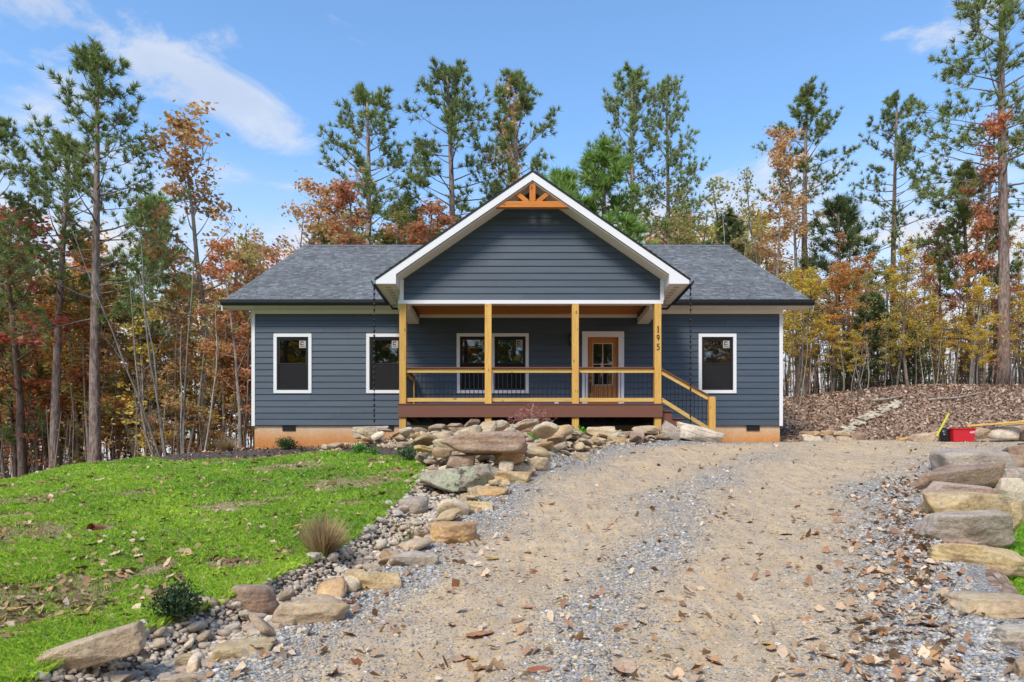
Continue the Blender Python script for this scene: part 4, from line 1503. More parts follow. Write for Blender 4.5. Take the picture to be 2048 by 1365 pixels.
def rock_mesh(name, seed, dims, sub=3, planes=9, k=12, rough=.05, slab=True, strata=.0):
    """angular stone: a ball cut back by random planes, edges worn, skin roughened"""
    r = np.random.default_rng(seed)
    V, Fc = ICO[sub]
    N = r.normal(size=(planes, 3))
    N[:, 2] *= .55
    N /= np.linalg.norm(N, axis=1)[:, None]
    h = r.uniform(.68, 1.0, planes)
    if slab:
        N = np.concatenate([N, [(0, 0, 1), (0, 0, -1), (1, 0, 0), (-1, 0, 0), (0, 1, 0), (0, -1, 0)] + r.normal(0, .13, (6, 3))])
        N /= np.linalg.norm(N, axis=1)[:, None]
        h = np.concatenate([h, r.uniform(.66, .80, 6)])
    else:
        N = np.concatenate([N, [(0, 0, 1), (0, 0, -1), (1, 0, 0), (-1, 0, 0), (0, 1, 0), (0, -1, 0)]])
        h = np.concatenate([h, np.full(6, .95)])
    c = np.maximum(V @ N.T, 0) / h[None]
    R = (c ** k).sum(1) ** (-1.0 / k)
    Q = V * R[:, None]
    for i, amp in ((1.6, 1.0), (3.7, .55), (8.5, .28), (17.0, .14)):
        for j in range(3):
            w = r.normal(size=3) * i
            Q = Q + V * (np.sin(Q @ w + r.uniform(0, 6.3)) * rough * amp)[:, None]
    if strata:
        zz = Q[:, 2] * r.uniform(5, 8) + .35 * np.sin(Q[:, 0] * 3 + r.uniform(0, 6))
        st_ = 1 + strata * (np.sin(zz * 2) * .6 + np.sin(zz * 4.7 + 1) * .4)
        Q[:, :2] *= st_[:, None]
    Q = Q - (Q.max(0) + Q.min(0))[None] / 2
    Q = Q / np.abs(Q).max(0)[None]
    Q = Q * (np.array(dims) / 2)[None]
    return npmesh(name, Q, Fc, True)


TAN, YEL, ORA, BRN, GRY, PALE, PINK = (.54, .41, .27), (.58, .43, .24), (.56, .36, .19), (.40, .28, .20), (.47, .39, .31), (.62, .52, .40), (.50, .36, .28)
BOULD = []


def boulder(px0, py0, px1, py1, col, label, Y=None, dr=.6, hr=.8, rz=0.0, tilt=0.0, mat=None, sink=.04, k=60, rough=.024, seed=None, strata=.006, cat='boulder', zfix=None, name='boulder', sub=5):
    seed = seed if seed is not None else len(BOULD) * 7 + 3
    pc = (px0 + px1) / 2
    if Y is None:
        g_ = gnd(pc, py1 - 2)
        Y = g_.y
        w = (px1 - px0) / F * Y
        Y = Y + w * dr * .4
        g_ = Vector(((pc - CX) / F * Y, Y, 0))
        g_.z = Hs(g_.x, Y)
        stacked = False
    else:
        stacked = True
    w = (px1 - px0) / F * Y
    hh_ = (py1 - py0) / F * Y * hr
    d_ = max(w * dr, hh_ * .8)
    x = (pc - CX) / F * Y
    if stacked:
        zb_ = EYE + (HY - py1) / F * Y + (py1 - py0) / F * Y * (1 - hr) * .5
    else:
        zb_ = g_.z - sink
        hh_ += sink
    me = rock_mesh(name, seed, (w * 1.04, d_, hh_ * 1.04), sub, 11, k, rough, True, strata)
    o = obj(name, me, mat or M_ROCK, None, (x, Y, zb_ + hh_ / 2), (0, tilt, rz))
    c = random.Random(seed).uniform(.9, 1.1)
    o.color = (col[0] * c, col[1] * c, col[2] * c, 1)
    tag(o, label, cat)
    BOULD.append(o)
    return o


# left edge of the drive, from the corner of the picture upwards
boulder(80, 1258, 280, 1350, TAN, 'long tan boulder with a white patch at the lawn corner, bottom left', Y=3.9, dr=.36, hr=.62, tilt=-.30, rz=.25, seed=4)
boulder(462, 1184, 552, 1246, BRN, 'rounded rust-brown boulder at the lawn edge beside cobbles', dr=.75, k=7, seed=12)
boulder(560, 1182, 696, 1254, TAN, 'broad tan slab at the gravel edge right of the rust-brown boulder', dr=.6, hr=.62, rz=.25)
boulder(690, 1136, 802, 1187, YEL, 'blocky yellow-tan stone at the gravel edge above the broad slab', dr=.55, hr=.72, rz=.12)
boulder(776, 1090, 872, 1138, PALE, 'pale flat stone below the yellow flowers', dr=.7, hr=.5, rz=.3)
boulder(858, 1020, 950, 1092, ORA, 'large orange-tan slab leaning along the gravel edge', dr=.9, hr=.55, rz=.5, tilt=-.12)
boulder(815, 1048, 862, 1092, PINK, 'pinkish boulder half hidden behind the orange-tan slab', dr=.7, hr=.6)
boulder(906, 996, 986, 1025, YEL, 'flat yellow stone at the gravel edge below the stacked slabs', dr=.7, hr=.55, rz=.2)
boulder(956, 970, 1018, 997, ORA, 'small orange wedge stone right under the lichened slab', dr=.7, hr=.7)
boulder(791, 993, 855, 1032, GRY, 'grey-brown boulder at the end of the lawn in the channel', dr=.75, hr=.75, k=8)
boulder(425, 1264, 548, 1322, YEL, 'flat orange-yellow slab among dry leaves at the gravel edge', dr=.7, hr=.35, rz=.35)
boulder(350, 1308, 418, 1340, YEL, 'small tan block in the cobbles near the bottom edge', dr=.7, hr=.55)
boulder(322, 1326, 420, 1374, TAN, 'rough tan slab cut by the bottom edge of the picture', dr=.7, hr=.4, rz=.4)
boulder(196, 1346, 268, 1380, PALE, 'pale flat stone at the bottom edge beneath the long boulder', dr=.6, hr=.4)
boulder(524, 1240, 568, 1266, TAN, 'little tan stone between the brown boulder and broad slab', dr=.7, hr=.6)
# the dry-stacked slabs
boulder(845, 930, 1010, 984, GRY, 'long lichen-spotted grey slab, lower of the stacked pair', Y=10.55, dr=.62, hr=.9, tilt=-.09, mat=M_LICHEN)
boulder(886, 862, 1052, 914, BRN, 'thick brown capstone slab on top of the stacked stones', Y=10.9, dr=.6, hr=.95, tilt=-.06, seed=77)
boulder(892, 909, 950, 942, BRN, 'brown stone propping the left end of the capstone', Y=10.75, dr=.8, hr=1)
boulder(988, 902, 1047, 932, ORA, 'orange-brown block propping the right end of the capstone', Y=10.95, dr=.8, hr=1)
boulder(998, 922, 1027, 948, PALE, 'small upright pale cobble by the capstone prop', Y=10.75, dr=.8, hr=1, k=5)
boulder(1020, 928, 1070, 949, TAN, 'tan stone right of the upright cobble', Y=11.0, dr=.7, hr=1)
boulder(985, 940, 1064, 982, YEL, 'golden tan slab right of the lichened slab', Y=10.6, dr=.7, hr=.85, rz=.2)
boulder(1055, 914, 1102, 947, TAN, 'rounded tan boulder at the gravel edge right of the stack', dr=.8, hr=.8, k=7)
boulder(948, 936, 1000, 968, GRY, 'grey stone wedged behind the lichened slab', Y=11.1, dr=.8, hr=1)
boulder(1080, 868, 1132, 902, PINK, 'large grey-brown rock behind the gravel edge below the small maple', Y=14.6, dr=.8, hr=1)
boulder(1122, 860, 1158, 880, GRY, 'grey rock beside the middle porch post', Y=16.6, dr=.8, hr=1)
boulder(1172, 854, 1236, 878, TAN, 'sharp tan rock in front of the deck below the door', Y=16.9, dr=.6, hr=1)
boulder(1262, 852, 1318, 870, TAN, 'thin flat slab at the foot of the numbered post', Y=17.2, dr=.6, hr=1)
boulder(1214, 872, 1250, 894, YEL, 'cube-like tan stone at the top gravel edge', Y=16.4, dr=.8, hr=1)
boulder(1258, 862, 1288, 888, PINK, 'upright brown stone at the top gravel edge', Y=16.6, dr=.8, hr=1)
boulder(1322, 849, 1368, 880, GRY, 'long grey stone leaning below the stairs', Y=17.2, dr=.6, hr=1, tilt=.45)
boulder(1352, 852, 1448, 890, PALE, 'long layered slab sloping down by the newel post', Y=17.3, dr=.5, hr=.9, tilt=.26, strata=.03)
boulder(708, 851, 778, 876, PALE, 'pale tan boulder topping the rock pile left of the porch', Y=16.8, dr=.7, hr=1, tilt=-.1)
boulder(884, 851, 960, 874, BRN, 'flat brown slab lying under the deck edge', Y=16.7, dr=.6, hr=1)
boulder(766, 889, 800, 908, BRN, 'brown block at the front of the rock pile', Y=15.6, dr=.7, hr=1.1)
boulder(1010, 856, 1032, 868, GRY, 'small knobbly grey stone on top of the capstone', Y=10.85, dr=.8, hr=1, k=5)
boulder(1145, 905, 1180, 925, TAN, 'tan stone on the gravel edge below the middle post', dr=.7, hr=.8)
# boulder wall along the right of the drive
boulder(1880, 899, 2024, 962, GRY, 'massive grey boulder at the top of the right-hand wall', Y=11.50, dr=.6, hr=1.05, k=9, rz=-.3)
boulder(2004, 892, 2110, 946, BRN, 'brown boulder at the right picture edge beside the massive grey one', Y=12.60, dr=.6, hr=1.0)
boulder(1812, 935, 1994, 984, BRN, 'long thin brown slab pointing into the drive', Y=10.20, dr=.4, hr=1.05, tilt=-.14, rz=.2, seed=31)
boulder(1840, 966, 1986, 1010, PINK, 'second brown slab under the long thin one', Y=9.30, dr=.45, hr=1.05, tilt=.03, seed=58)
boulder(1848, 985, 2006, 1046, YEL, 'yellowish slab third down in the right-hand wall', Y=8.15, dr=.5, hr=1.05, tilt=.08, seed=21)
boulder(1846, 1020, 2012, 1096, GRY, 'big grey-tan flat boulder in the middle of the right-hand wall', Y=6.95, dr=.62, hr=1.05, tilt=.05, seed=45)
boulder(1960, 952, 2008, 996, ORA, 'rust-brown boulder wedged behind the long brown slab', Y=10.80, dr=.8, hr=1.1)
boulder(1980, 962, 2046, 1012, PALE, 'pale square block behind the wall', Y=10.10, dr=.7, hr=1.2)
boulder(2004, 942, 2060, 974, GRY, 'grey stone above the pale square block at the picture edge', Y=10.80, dr=.7, hr=1.3)
boulder(1998, 1010, 2040, 1056, YEL, 'tan slab standing on edge in the grass behind the wall', Y=8.80, dr=.8, hr=1.3, tilt=.5)
boulder(1862, 1090, 2048, 1146, YEL, 'flat golden slab below the big grey-tan boulder', Y=6.10, dr=.5, hr=1.05, tilt=.06, seed=88)
boulder(1900, 1142, 2090, 1240, TAN, 'wide smooth tan slab sunk in the gravel at right', dr=.72, hr=.3, rz=-.25, seed=91)
boulder(1992, 1232, 2110, 1300, GRY, 'grey boulder in the lower right corner behind dry leaves', dr=.6, hr=.5)
boulder(2026, 1300, 2120, 1362, TAN, 'tan boulder cut by the lower right picture edge', dr=.6, hr=.5)
boulder(1876, 1080, 1960, 1104, BRN, 'brown stone under the left end of the big flat boulder', Y=6.70, dr=.7, hr=.9, tilt=0)
# low walls behind the drive
boulder(1938, 855, 1980, 880, TAN, 'first wall boulder right of the red tub', Y=17.0, dr=.7, hr=1)
boulder(1975, 853, 2034, 880, PALE, 'rounded pale wall boulder under the planks', Y=16.9, dr=.7, hr=1, k=7)
boulder(2032, 850, 2090, 880, BRN, 'brown wall boulder under the planks at the picture edge', Y=16.8, dr=.7, hr=1)
boulder(1822, 866, 1876, 885, TAN, 'low tan rock left of the black bag', Y=17.0, dr=.7, hr=1)
for i, (a, b, c, d_, cl, lb) in enumerate(((1599, 868, 1642, 886, PALE, 'lower left stone of the little wall by the house corner'), (1642, 871, 1670, 886, GRY, 'lower middle stone of the little wall'),
                                          (1670, 872, 1702, 887, TAN, 'lower right stone of the little wall'), (1602, 863, 1640, 873, ORA, 'upper left flat stone of the little wall'),
                                          (1638, 862, 1668, 873, ORA, 'upper middle rusty stone of the little wall'), (1664, 863, 1700, 873, TAN, 'upper right flat stone of the little wall'),
                                          (1696, 866, 1728, 882, BRN, 'end stone of the little wall toward the bank'))):
    boulder(a, b, c, d_, cl, lb, Y=18.6, dr=.6, hr=1, cat='stone', name='wall_stone')

# cobbles, rubble: prototypes shared by many copies
COB = [rock_mesh('river_cobble', 300 + i, (1, .72 + .2 * (i % 3) / 2, .42 + .12 * (i % 4) / 3), 2, 3, 3.2, .02, False) for i in range(8)]
RUB = [rock_mesh('rubble_stone', 400 + i, (1, .78, .22 + .2 * (i % 3) / 2), 3, 11, 60, .025, True, .0) for i in range(12)]
for me in COB + RUB:
    me.materials.append(M_ROCK)
rr = random.Random(21)


def in_poly(x, y, poly):
    c = False
    j = len(poly) - 1
    for i in range(len(poly)):
        xi, yi = poly[i]
        xj, yj = poly[j]
        if (yi > y) != (yj > y) and x < (xj - xi) * (y - yi) / (yj - yi) + xi:
            c = not c
        j = i
    return c


COBCOL = [(.62, .53, .41), (.58, .47, .34), (.51, .42, .32), (.67, .59, .47), (.56, .43, .32), (.47, .41, .34), (.60, .46, .33)]
COBNAME = ['cream', 'sandy', 'drab', 'pale', 'tan', 'grey', 'pinkish']
RUBCOL = [(.56, .43, .27), (.62, .50, .34), (.53, .37, .21), (.46, .35, .25), (.60, .43, .23), (.40, .30, .215), (.64, .54, .39)]
RUBNAME = ['tan', 'cream', 'orange-tan', 'drab', 'golden', 'brown', 'pale']
placed = []


def scatter(n, region, sizes, meshes, cols, name, label, cat, group, lift=0.0, sep=.62):
    out, tries = [], 0
    while len(out) < n and tries < n * 60:
        tries += 1
        x, y = region()
        s = sizes(y)
        ok = True
        for a, b, c in placed:
            if abs(a - x) < .5 and abs(b - y) < .5 and math.hypot(a - x, b - y) < sep * (c + s) / 2:
                ok = False
                break
        if not ok: continue
        placed.append((x, y, s))
        nv = normal_at(x, y)
        q = nv.to_track_quat('Z', 'Y').to_euler()
        o = obj(name, rr.choice(meshes), None, None, (x, y, Hs(x, y) + s * (.13 + lift * rr.random() * (.45 if y > 16.6 else 1))), (q.x + rr.gauss(0, .22), q.y + rr.gauss(0, .22), rr.uniform(0, 6.28)), (s, s, s))
        c = rr.choice(cols)
        v = rr.uniform(.8, 1.15)
        o.color = (c[0] * v, c[1] * v, c[2] * v, 1)
        lb = label(x, y, s, cols.index(c))
        tag(o, lb, cat, group)
        out.append(o)
    return out


def chan():
    y = 3.35 * (11.6 / 3.35) ** rr.random()
    a, b = float(xg(y)), float(xl(y))
    return a + (b - a) * rr.uniform(-.04, .92), y


def cob_label(x, y, s, ci):
    size = 'small' if s < .08 else 'middling' if s < .12 else 'large'
    u = (x - float(xg(y))) / (float(xl(y)) - float(xg(y)))
    side = 'lawn side' if u < .33 else 'middle' if u < .62 else 'gravel side'
    near = [(4.0, 'at the bottom picture edge'), (4.7, 'near the long tan boulder'), (5.4, 'by the dark green shrub'), (6.2, 'by the rust-brown boulder'), (7.2, 'by the dry grass tuft'), (8.3, 'by the yellow flowers'), (9.6, 'by the grey-brown boulder'), (99, 'below the lichened slab')]
    where = next(t for lim, t in near if y < lim)
    return '%s %s river cobble, %s of the channel, %s' % (size, COBNAME[ci], side, where)


for b_ in BOULD:
    placed.append((b_.location.x, b_.location.y, max(b_.dimensions.x, b_.dimensions.y) * .62 if b_.dimensions.x else .3))
scatter(295, chan, lambda y: rr.choice((.055, .075, .09, .11, .135, .16)) * rr.uniform(.85, 1.15), COB + RUB[:6], COBCOL, 'river_cobble', cob_label, 'cobble', 'river cobbles in the drainage channel', .25, .55)
PILE = [(-4.9, 17.6), (-4.4, 16.7), (-3.4, 16.0), (-2.4, 15.0), (-1.75, 13.2), (-1.5, 11.4), (-.3, 10.9), (.35, 12.0), (1.1, 13.9), (2.35, 16.0), (3.8, 17.0), (5.0, 17.65), (5.1, 18.2), (3.4, 17.85), (-3, 17.85)]


def pile():
    while True:
        x, y = rr.uniform(-5, 5.2), rr.uniform(11, 18.3)
        if in_poly(x, y, PILE): return x, y


def rub_label(x, y, s, ci):
    size = 'small' if s < .22 else 'middling' if s < .34 else 'large'
    px = CX + x / y * F
    near = [(720, 'at the left end of the rock pile'), (790, 'under the pale topping boulder'), (850, 'below the corner porch post'), (900, 'left of the capstone slab'), (960, 'behind the capstone'), (1020, 'below the second porch post'),
            (1080, 'by the little red maple'), (1140, 'right of the red maple'), (1200, 'below the third porch post'), (1280, 'below the door'), (1350, 'below the numbered post'), (9999, 'by the newel post')]
    where = next(t for lim, t in near if px < lim)
    row_ = 'front' if y < 14 else 'middle' if y < 16.2 else 'back'
    return '%s %s angular stone, %s of rock garden, %s' % (size, RUBNAME[ci], row_, where)


scatter(258, pile, lambda y: rr.choice((.2, .24, .3, .36, .48)) * rr.uniform(.85, 1.2), RUB, RUBCOL, 'rubble_stone', rub_label, 'stone', 'angular stones of the rock garden', .7, .5)
EDGECOL = [(.58, .43, .24), (.54, .41, .27), (.56, .36, .19), (.60, .48, .33)]


def edge_line():
    y = 4.0 * (14.5 / 4.0) ** rr.random()
    return float(xl(y)) + rr.gauss(-.13, .07), y


def edge_label(x, y, s, ci):
    near = [(4.8, 'at the bottom left'), (6.0, 'beside the broad tan slab'), (7.2, 'by the blocky yellow stone'), (8.6, 'by the yellow flowers'), (10.0, 'below the stacked slabs'), (12.0, 'beside the stacked slabs'), (99, 'above the stacked slabs')]
    return '%s %s stone edging the left of the drive, %s' % ('small' if s < .3 else 'large', ('golden', 'tan', 'orange', 'pale')[ci], next(t for lim, t in near if y < lim))


scatter(42, edge_line, lambda y: rr.choice((.2, .26, .32, .4)) * (.75 + .035 * y), RUB, EDGECOL, 'edging_stone', edge_label, 'stone', 'stones edging the left of the drive', .15, .6)
# small filler stones under and between them
def fill(n, region, size, pal, name, label):
    xs, ys = np.array([region() for _ in range(n)]).T
    sz = size(ys) * rng.uniform(.6, 1.3, n)
    c = np.array(pal)[rng.integers(0, len(pal), n)] * rng.uniform(.65, 1.15, (n, 1))
    V, Fc = ICO[2] if False else (None, None)
    Vb, Fb = ico(1)
    b = Vb[None] * rng.uniform(.75, 1.1, (n, len(Vb), 1))
    v = np.einsum('nij,nkj->nki', rand_rot(n), b * np.array([1, .8, .5]))
    v[:, :, 2] *= .7
    v = v * (sz / 2)[:, None, None] + np.stack([xs, ys, H(xs, ys) + sz * .12], 1)[:, None]
    Fc = ((np.arange(n) * len(Vb))[:, None, None] + Fb[None]).reshape(-1, 3)
    o = obj(name, npmesh(name, v.reshape(-1, 3), Fc, False, np.repeat(c[:, None], len(Vb), 1).reshape(-1, 3)), M_PEB)
    tag(o, label, 'pebbles', kind='stuff')


fill(8500, chan, lambda y: rng.uniform(.035, .085, len(y)), COBCOL, 'channel_pebbles', 'small pebbles filling the drainage channel between the cobbles')
fill(4200, pile, lambda y: rng.uniform(.07, .17, len(y)), RUBCOL, 'rock_chippings', 'small stone chips filling the rock garden before the porch')

# pale stones of the path climbing the bank
PATHP = [(1690, 868), (1705, 858), (1720, 848), (1740, 838), (1762, 826), (1780, 816), (1796, 811)]
for i in range(70):
    t = rr.random() * (len(PATHP) - 1.001)
    k = int(t)
    px = PATHP[k][0] + (PATHP[k + 1][0] - PATHP[k][0]) * (t - k) + rr.gauss(0, 9 - 1.0 * t)
    py = PATHP[k][1] + (PATHP[k + 1][1] - PATHP[k][1]) * (t - k) + rr.gauss(0, 1.6)
    g_ = gnd(px, py, 19)
    s = rr.uniform(.16, .34)
    o = obj('path_stone', rr.choice(RUB), None, None, (g_.x, g_.y, g_.z + .07), (rr.gauss(0, .2) + .2, rr.gauss(0, .2), rr.uniform(0, 6)), (s, s, s))
    v = rr.uniform(.9, 1.2)
    o.color = (.56 * v, .49 * v, .38 * v, 1)
    tag(o, '%s pale stone in the line climbing the bank, %s' % ('small' if s < .22 else 'middling' if s < .29 else 'large', ('at its foot', 'low down', 'below the middle', 'above the middle', 'high up', 'at its top')[k]), 'stone', 'pale stones up the bank')

# ------------------------------------------------------------------ fallen leaves
def leaf_mesh(seed, lobes, deep, curl, asp):
    r = random.Random(seed)
    n = 26
    ring = []
    for i in range(n):
        a = 2 * math.pi * i / n
        rad = 1 - deep * (.5 + .5 * math.cos(lobes * a + math.pi)) * (1 if math.cos(a) > -.9 else .4)
        rad *= r.uniform(.9, 1.06)
        ring.append((rad * math.cos(a) * .5, rad * math.sin(a) * .5 * asp))
    V = [(0, 0, 0)] + [(x * .55, y * .55, 0) for x, y in ring] + [(x, y, 0) for x, y in ring]
    kx, ky, kz = r.uniform(.5, 1) * curl, r.uniform(.5, 1) * curl, r.uniform(-.5, .5) * curl
    V = [(x, y, (y * y) * 2.2 * ky + (x * x) * 1.0 * kx + x * y * 2 * kz + r.gauss(0, .012) + .03) for x, y, z in V]
    Fc = [(0, 1 + i, 1 + (i + 1) % n) for i in range(n)]
    Fq = [(1 + i, 1 + n + i, 1 + n + (i + 1) % n, 1 + (i + 1) % n) for i in range(n)]
    me = bpy.data.meshes.new('fallen_leaf')
    m_ = MB()
    m_.v, m_.f = V, Fc + Fq
    m_.bar((-.45, 0, .02), (-.85, .04, .05), .018, .014)
    me = m_.mesh('fallen_leaf', 0, True)
    me.materials.append(M_DRY)
    return me


LEAFM = [leaf_mesh(1, 7, .36, .35, .66), leaf_mesh(2, 5, .38, .25, .9), leaf_mesh(3, 6, .42, .6, .6), leaf_mesh(4, 5, .42, -.4, .85), leaf_mesh(5, 2, .12, .9, .5), leaf_mesh(6, 7, .32, -.55, .58), leaf_mesh(7, 2, .15, .3, .62), leaf_mesh(8, 9, .22, .8, .55)]
LEAFN = ['tan', 'buff', 'brown', 'rust', 'pale', 'dark', 'amber']
LEAFC = [(.46, .27, .14), (.52, .36, .22), (.40, .20, .09), (.32, .13, .05), (.58, .42, .27), (.22, .09, .045), (.50, .30, .09)]


def drop_leaf(x, y, s, c, label, group, lift=.01):
    nv = normal_at(x, y)
    q = nv.to_track_quat('Z', 'Y').to_euler()
    me = rr.choice(LEAFM)
    o = obj('fallen_leaf', me, None, None, (x, y, Hs(x, y) + lift), (q.x + rr.gauss(0, .2), q.y + rr.gauss(0, .2), rr.uniform(0, 6.28)), (s, s, s))
    v = rr.uniform(.8, 1.2)
    o.color = (c[0] * v, c[1] * v, c[2] * v, 1)
    return tag(o, label, 'leaf', group)


BIG = [(960, 1277, .21, 2, 'broad brown oak leaf lying flat in the middle of the lower drive'), (968, 1342, .17, 3, 'dark rust curled leaf at the bottom edge of the drive'), (1247, 1260, .17, 0, 'tan lobed leaf right of the wheel track in the lower drive'),
       (1247, 1345, .26, 1, 'large pale leaf pair at the bottom of the drive'), (1725, 1252, .20, 0, 'tan curled leaf before the right gravel edge'), (1857, 1316, .19, 4, 'pale square leaf lying on the right gravel'),
       (1855, 1258, .17, 0, 'star-shaped tan leaf on the right gravel'), (1057, 1222, .12, 2, 'small rust boat-shaped leaf in the left wheel track'), (1632, 1074, .12, 2, 'orange-brown leaf in the right wheel track'), (1133, 1165, .10, 3, 'dark rust leaf right of the left wheel track'),
       (667, 1357, .16, 3, 'dark rust leaf at the bottom edge left of the wheel track'), (768, 1250, .11, 4, 'pale yellow star leaf near the left gravel edge'), (705, 1275, .16, 0, 'crumpled tan leaf cluster near the left gravel edge')]
for px, py, s, c, lb in BIG:
    g_ = gnd(px, py)
    drop_leaf(g_.x, g_.y, s, LEAFC[c], lb, None, .016)


def on_drive():
    y = 3.3 * (17 / 3.3) ** (rr.random() ** 1.1)
    u = rr.random() if rr.random() < .6 else (1 - abs(rr.gauss(0, .10)) if rr.random() < .65 else abs(rr.gauss(0, .08)))
    return float(xl(y)) + (float(xr(y)) - float(xl(y))) * min(max(u, -.02), 1.06), y


for i in range(140):
    x, y = on_drive()
    u = (x - float(xl(y))) / (float(xr(y)) - float(xl(y)))
    lane = 'right gravel edge' if u > .82 else 'right wheel track' if u > .58 else 'gravel crown' if u > .4 else 'left wheel track' if u > .15 else 'left gravel edge'
    far = 'bottom' if y < 4.3 else 'lower part' if y < 6 else 'middle' if y < 9 else 'top'
    ci = rr.randrange(7)
    s = rr.uniform(.085, .165)
    lb = '%s %s fallen leaf on the %s, %s of the drive' % ('small' if s < .1 else 'big', LEAFN[ci], lane, far)
    drop_leaf(x, y, s, LEAFC[ci], lb, 'dry leaves on the drive', .012)


def on_lawn():
    while True:
        y = 3.6 * (19.5 / 3.6) ** (rr.random() ** .72)
        x = rr.uniform(-.74 * y, float(xlawn(y)))
        if x > float(xlawnl(y)): return x, y


for i in range(158):
    x, y = on_lawn()
    px = CX + x / y * F
    far = 'lowest' if y < 5 else 'lower' if y < 7 else 'middle' if y < 10 else 'upper' if y < 14 else 'topmost'
    where = 'left edge' if px < 130 else 'left half' if px < 300 else 'right half' if px < 520 else 'stone-channel side'
    ci = rr.randrange(7)
    s = rr.uniform(.08, .14) * (1 + .03 * y)
    lb = '%s %s fallen leaf in the grass, %s lawn, %s' % ('small' if s < .12 else 'big', LEAFN[ci], far, where)
    drop_leaf(x, y, s, LEAFC[ci], lb, 'dry leaves on the lawn', .045)


def leaf_flakes(pts, size, pal, name, label, lift=.02):
    """small flat scraps of leaf in one mesh"""
    n = len(pts)
    xs, ys = pts[:, 0], pts[:, 1]
    s = size * rng.uniform(.6, 1.4, n)
    a = rng.uniform(0, 6.28, n)
    tl = rng.normal(0, .45, (n, 2))
    u = np.stack([np.cos(a), np.sin(a), tl[:, 0]], 1)
    v = np.stack([-np.sin(a) * .6, np.cos(a) * .6, tl[:, 1]], 1)
    c = np.stack([xs, ys, H(xs, ys) + lift + s * .25], 1)
    S = s[:, None]
    j = lambda lo, hi: rng.uniform(lo, hi, (n, 1))
    up_ = np.array([[0, 0, 1.0]]) * S
    q = np.stack([c - u * S * .5, c - u * S * j(.1, .25) + v * S * j(.3, .6) + up_ * j(0, .16), c + u * S * j(.05, .2) + v * S * j(.25, .6) + up_ * j(0, .2), c + u * S * .5 + up_ * j(-.05, .1),
                  c + u * S * j(.05, .25) - v * S * j(.25, .6) + up_ * j(0, .2), c - u * S * j(.1, .25) - v * S * j(.3, .6) + up_ * j(0, .16)], 1)
    C = np.array(pal)[rng.integers(0, len(pal), n)] * rng.uniform(.7, 1.25, (n, 1))
    b = (np.arange(n) * 6)[:, None]
    o = obj(name, npmesh(name, q.reshape(-1, 3), np.concatenate([b + np.array([[0, 1, 2, 3]]), b + np.array([[0, 3, 4, 5]])]), False, np.repeat(C[:, None], 6, 1).reshape(-1, 3)), M_PEB)
    tag(o, label, 'leaves', kind='stuff')


LIT = [(.38, .26, .18), (.46, .33, .24), (.29, .19, .13), (.56, .44, .33), (.24, .15, .10), (.46, .28, .17)]
pts = []
while len(pts) < 28000:
    x, y = rr.uniform(7.5, 30), 19.3 + 14 * rr.random()
    if x < .95 * y: pts.append((x, y))
leaf_flakes(np.array(pts), .095, LIT, 'bank_leaf_litter', 'brown fallen leaves covering the bank right of the house')
pts = []
while len(pts) < 9000:
    x, y = rr.uniform(-26, -7), rr.uniform(15.5, 36)
    if x < (float(xlawnl(y)) if y < 20.3 else -7) and x > -.8 * y - 1: pts.append((x, y))
leaf_flakes(np.array(pts), .14, [(.40, .17, .10), (.34, .19, .12), (.45, .26, .17), (.24, .12, .08)], 'wood_leaf_litter', 'rust fallen leaves on the wood floor beyond the lawn')
def right_edge():
    y = 3.4 * (11 / 3.4) ** rr.random()
    return float(xr(y)) + rr.gauss(-.25, .3), y


pts = np.array([on_drive() for _ in range(1300)] + [on_lawn() for _ in range(2200)] + [right_edge() for _ in range(700)])
leaf_flakes(pts, .06, [(.50, .34, .21), (.58, .44, .30), (.42, .24, .12), (.34, .18, .10)], 'leaf_scraps', 'scraps of dry leaf strewn over drive and lawn', .02)
pts = np.array([(rr.uniform(-8.5, -3), rr.uniform(16.6, 19.9)) for _ in range(500)])
leaf_flakes(pts, .07, [(.30, .2, .13), (.12, .09, .07), (.4, .28, .2)], 'bed_litter', 'bark scraps and leaves on the mulch bed', .01)


# ------------------------------------------------------------------ garden plants
def tuft(name, px, py, h, w, n, col, label, cat='ornamental grass', mat=None, droop=.6, wid=.006, Y=None):
    g_ = gnd(px, py) if Y is None else Vector(((px - CX) / F * Y, Y, Hs((px - CX) / F * Y, Y)))
    r = random.Random(px)
    V, Fc = [], []
    for i in range(n):
        a = r.uniform(0, 6.28)
        L_ = h * r.uniform(.6, 1.15)
        out = w * .5 * r.uniform(.1, 1.0)
        bx_, by_ = math.cos(a) * out * .3, math.sin(a) * out * .3
        pts = []
        for k in range(4):
            t = k / 3
            rad = out * (.3 + t * 1.0)
            zz = L_ * (t - droop * .5 * t * t * (out / (w * .5)))
            pts.append((math.cos(a) * rad + r.gauss(0, .008), math.sin(a) * rad + r.gauss(0, .008), zz))
        b = len(V)
        nx_, ny_ = -math.sin(a + 1) * wid, math.cos(a + 1) * wid
        for k, p in enumerate(pts):
            s = 1 - k / 3.4
            V.append((p[0] - nx_ * s, p[1] - ny_ * s, p[2]))
            V.append((p[0] + nx_ * s, p[1] + ny_ * s, p[2]))
        for k in range(3):
            Fc.append((b + 2 * k, b + 2 * k + 1, b + 2 * k + 3, b + 2 * k + 2))
    root = empty(name, (g_.x, g_.y, g_.z - .01))
    tag(root, label, cat)
    o = obj('blades', npmesh(name, np.array(V), np.array(Fc)), mat or M_STRAW, root)
    o.color = (*col, 1)
    return root


tuft('ornamental_grass', 645, 1112, .40, .46, 620, (.46, .34, .18), 'rounded tuft of dry tan grass on the lawn edge')
tuft('ornamental_grass', 452, 902, .46, .75, 420, (.38, .28, .16), 'low tuft of dry grass at the left house corner', wid=.009, Y=19.2)


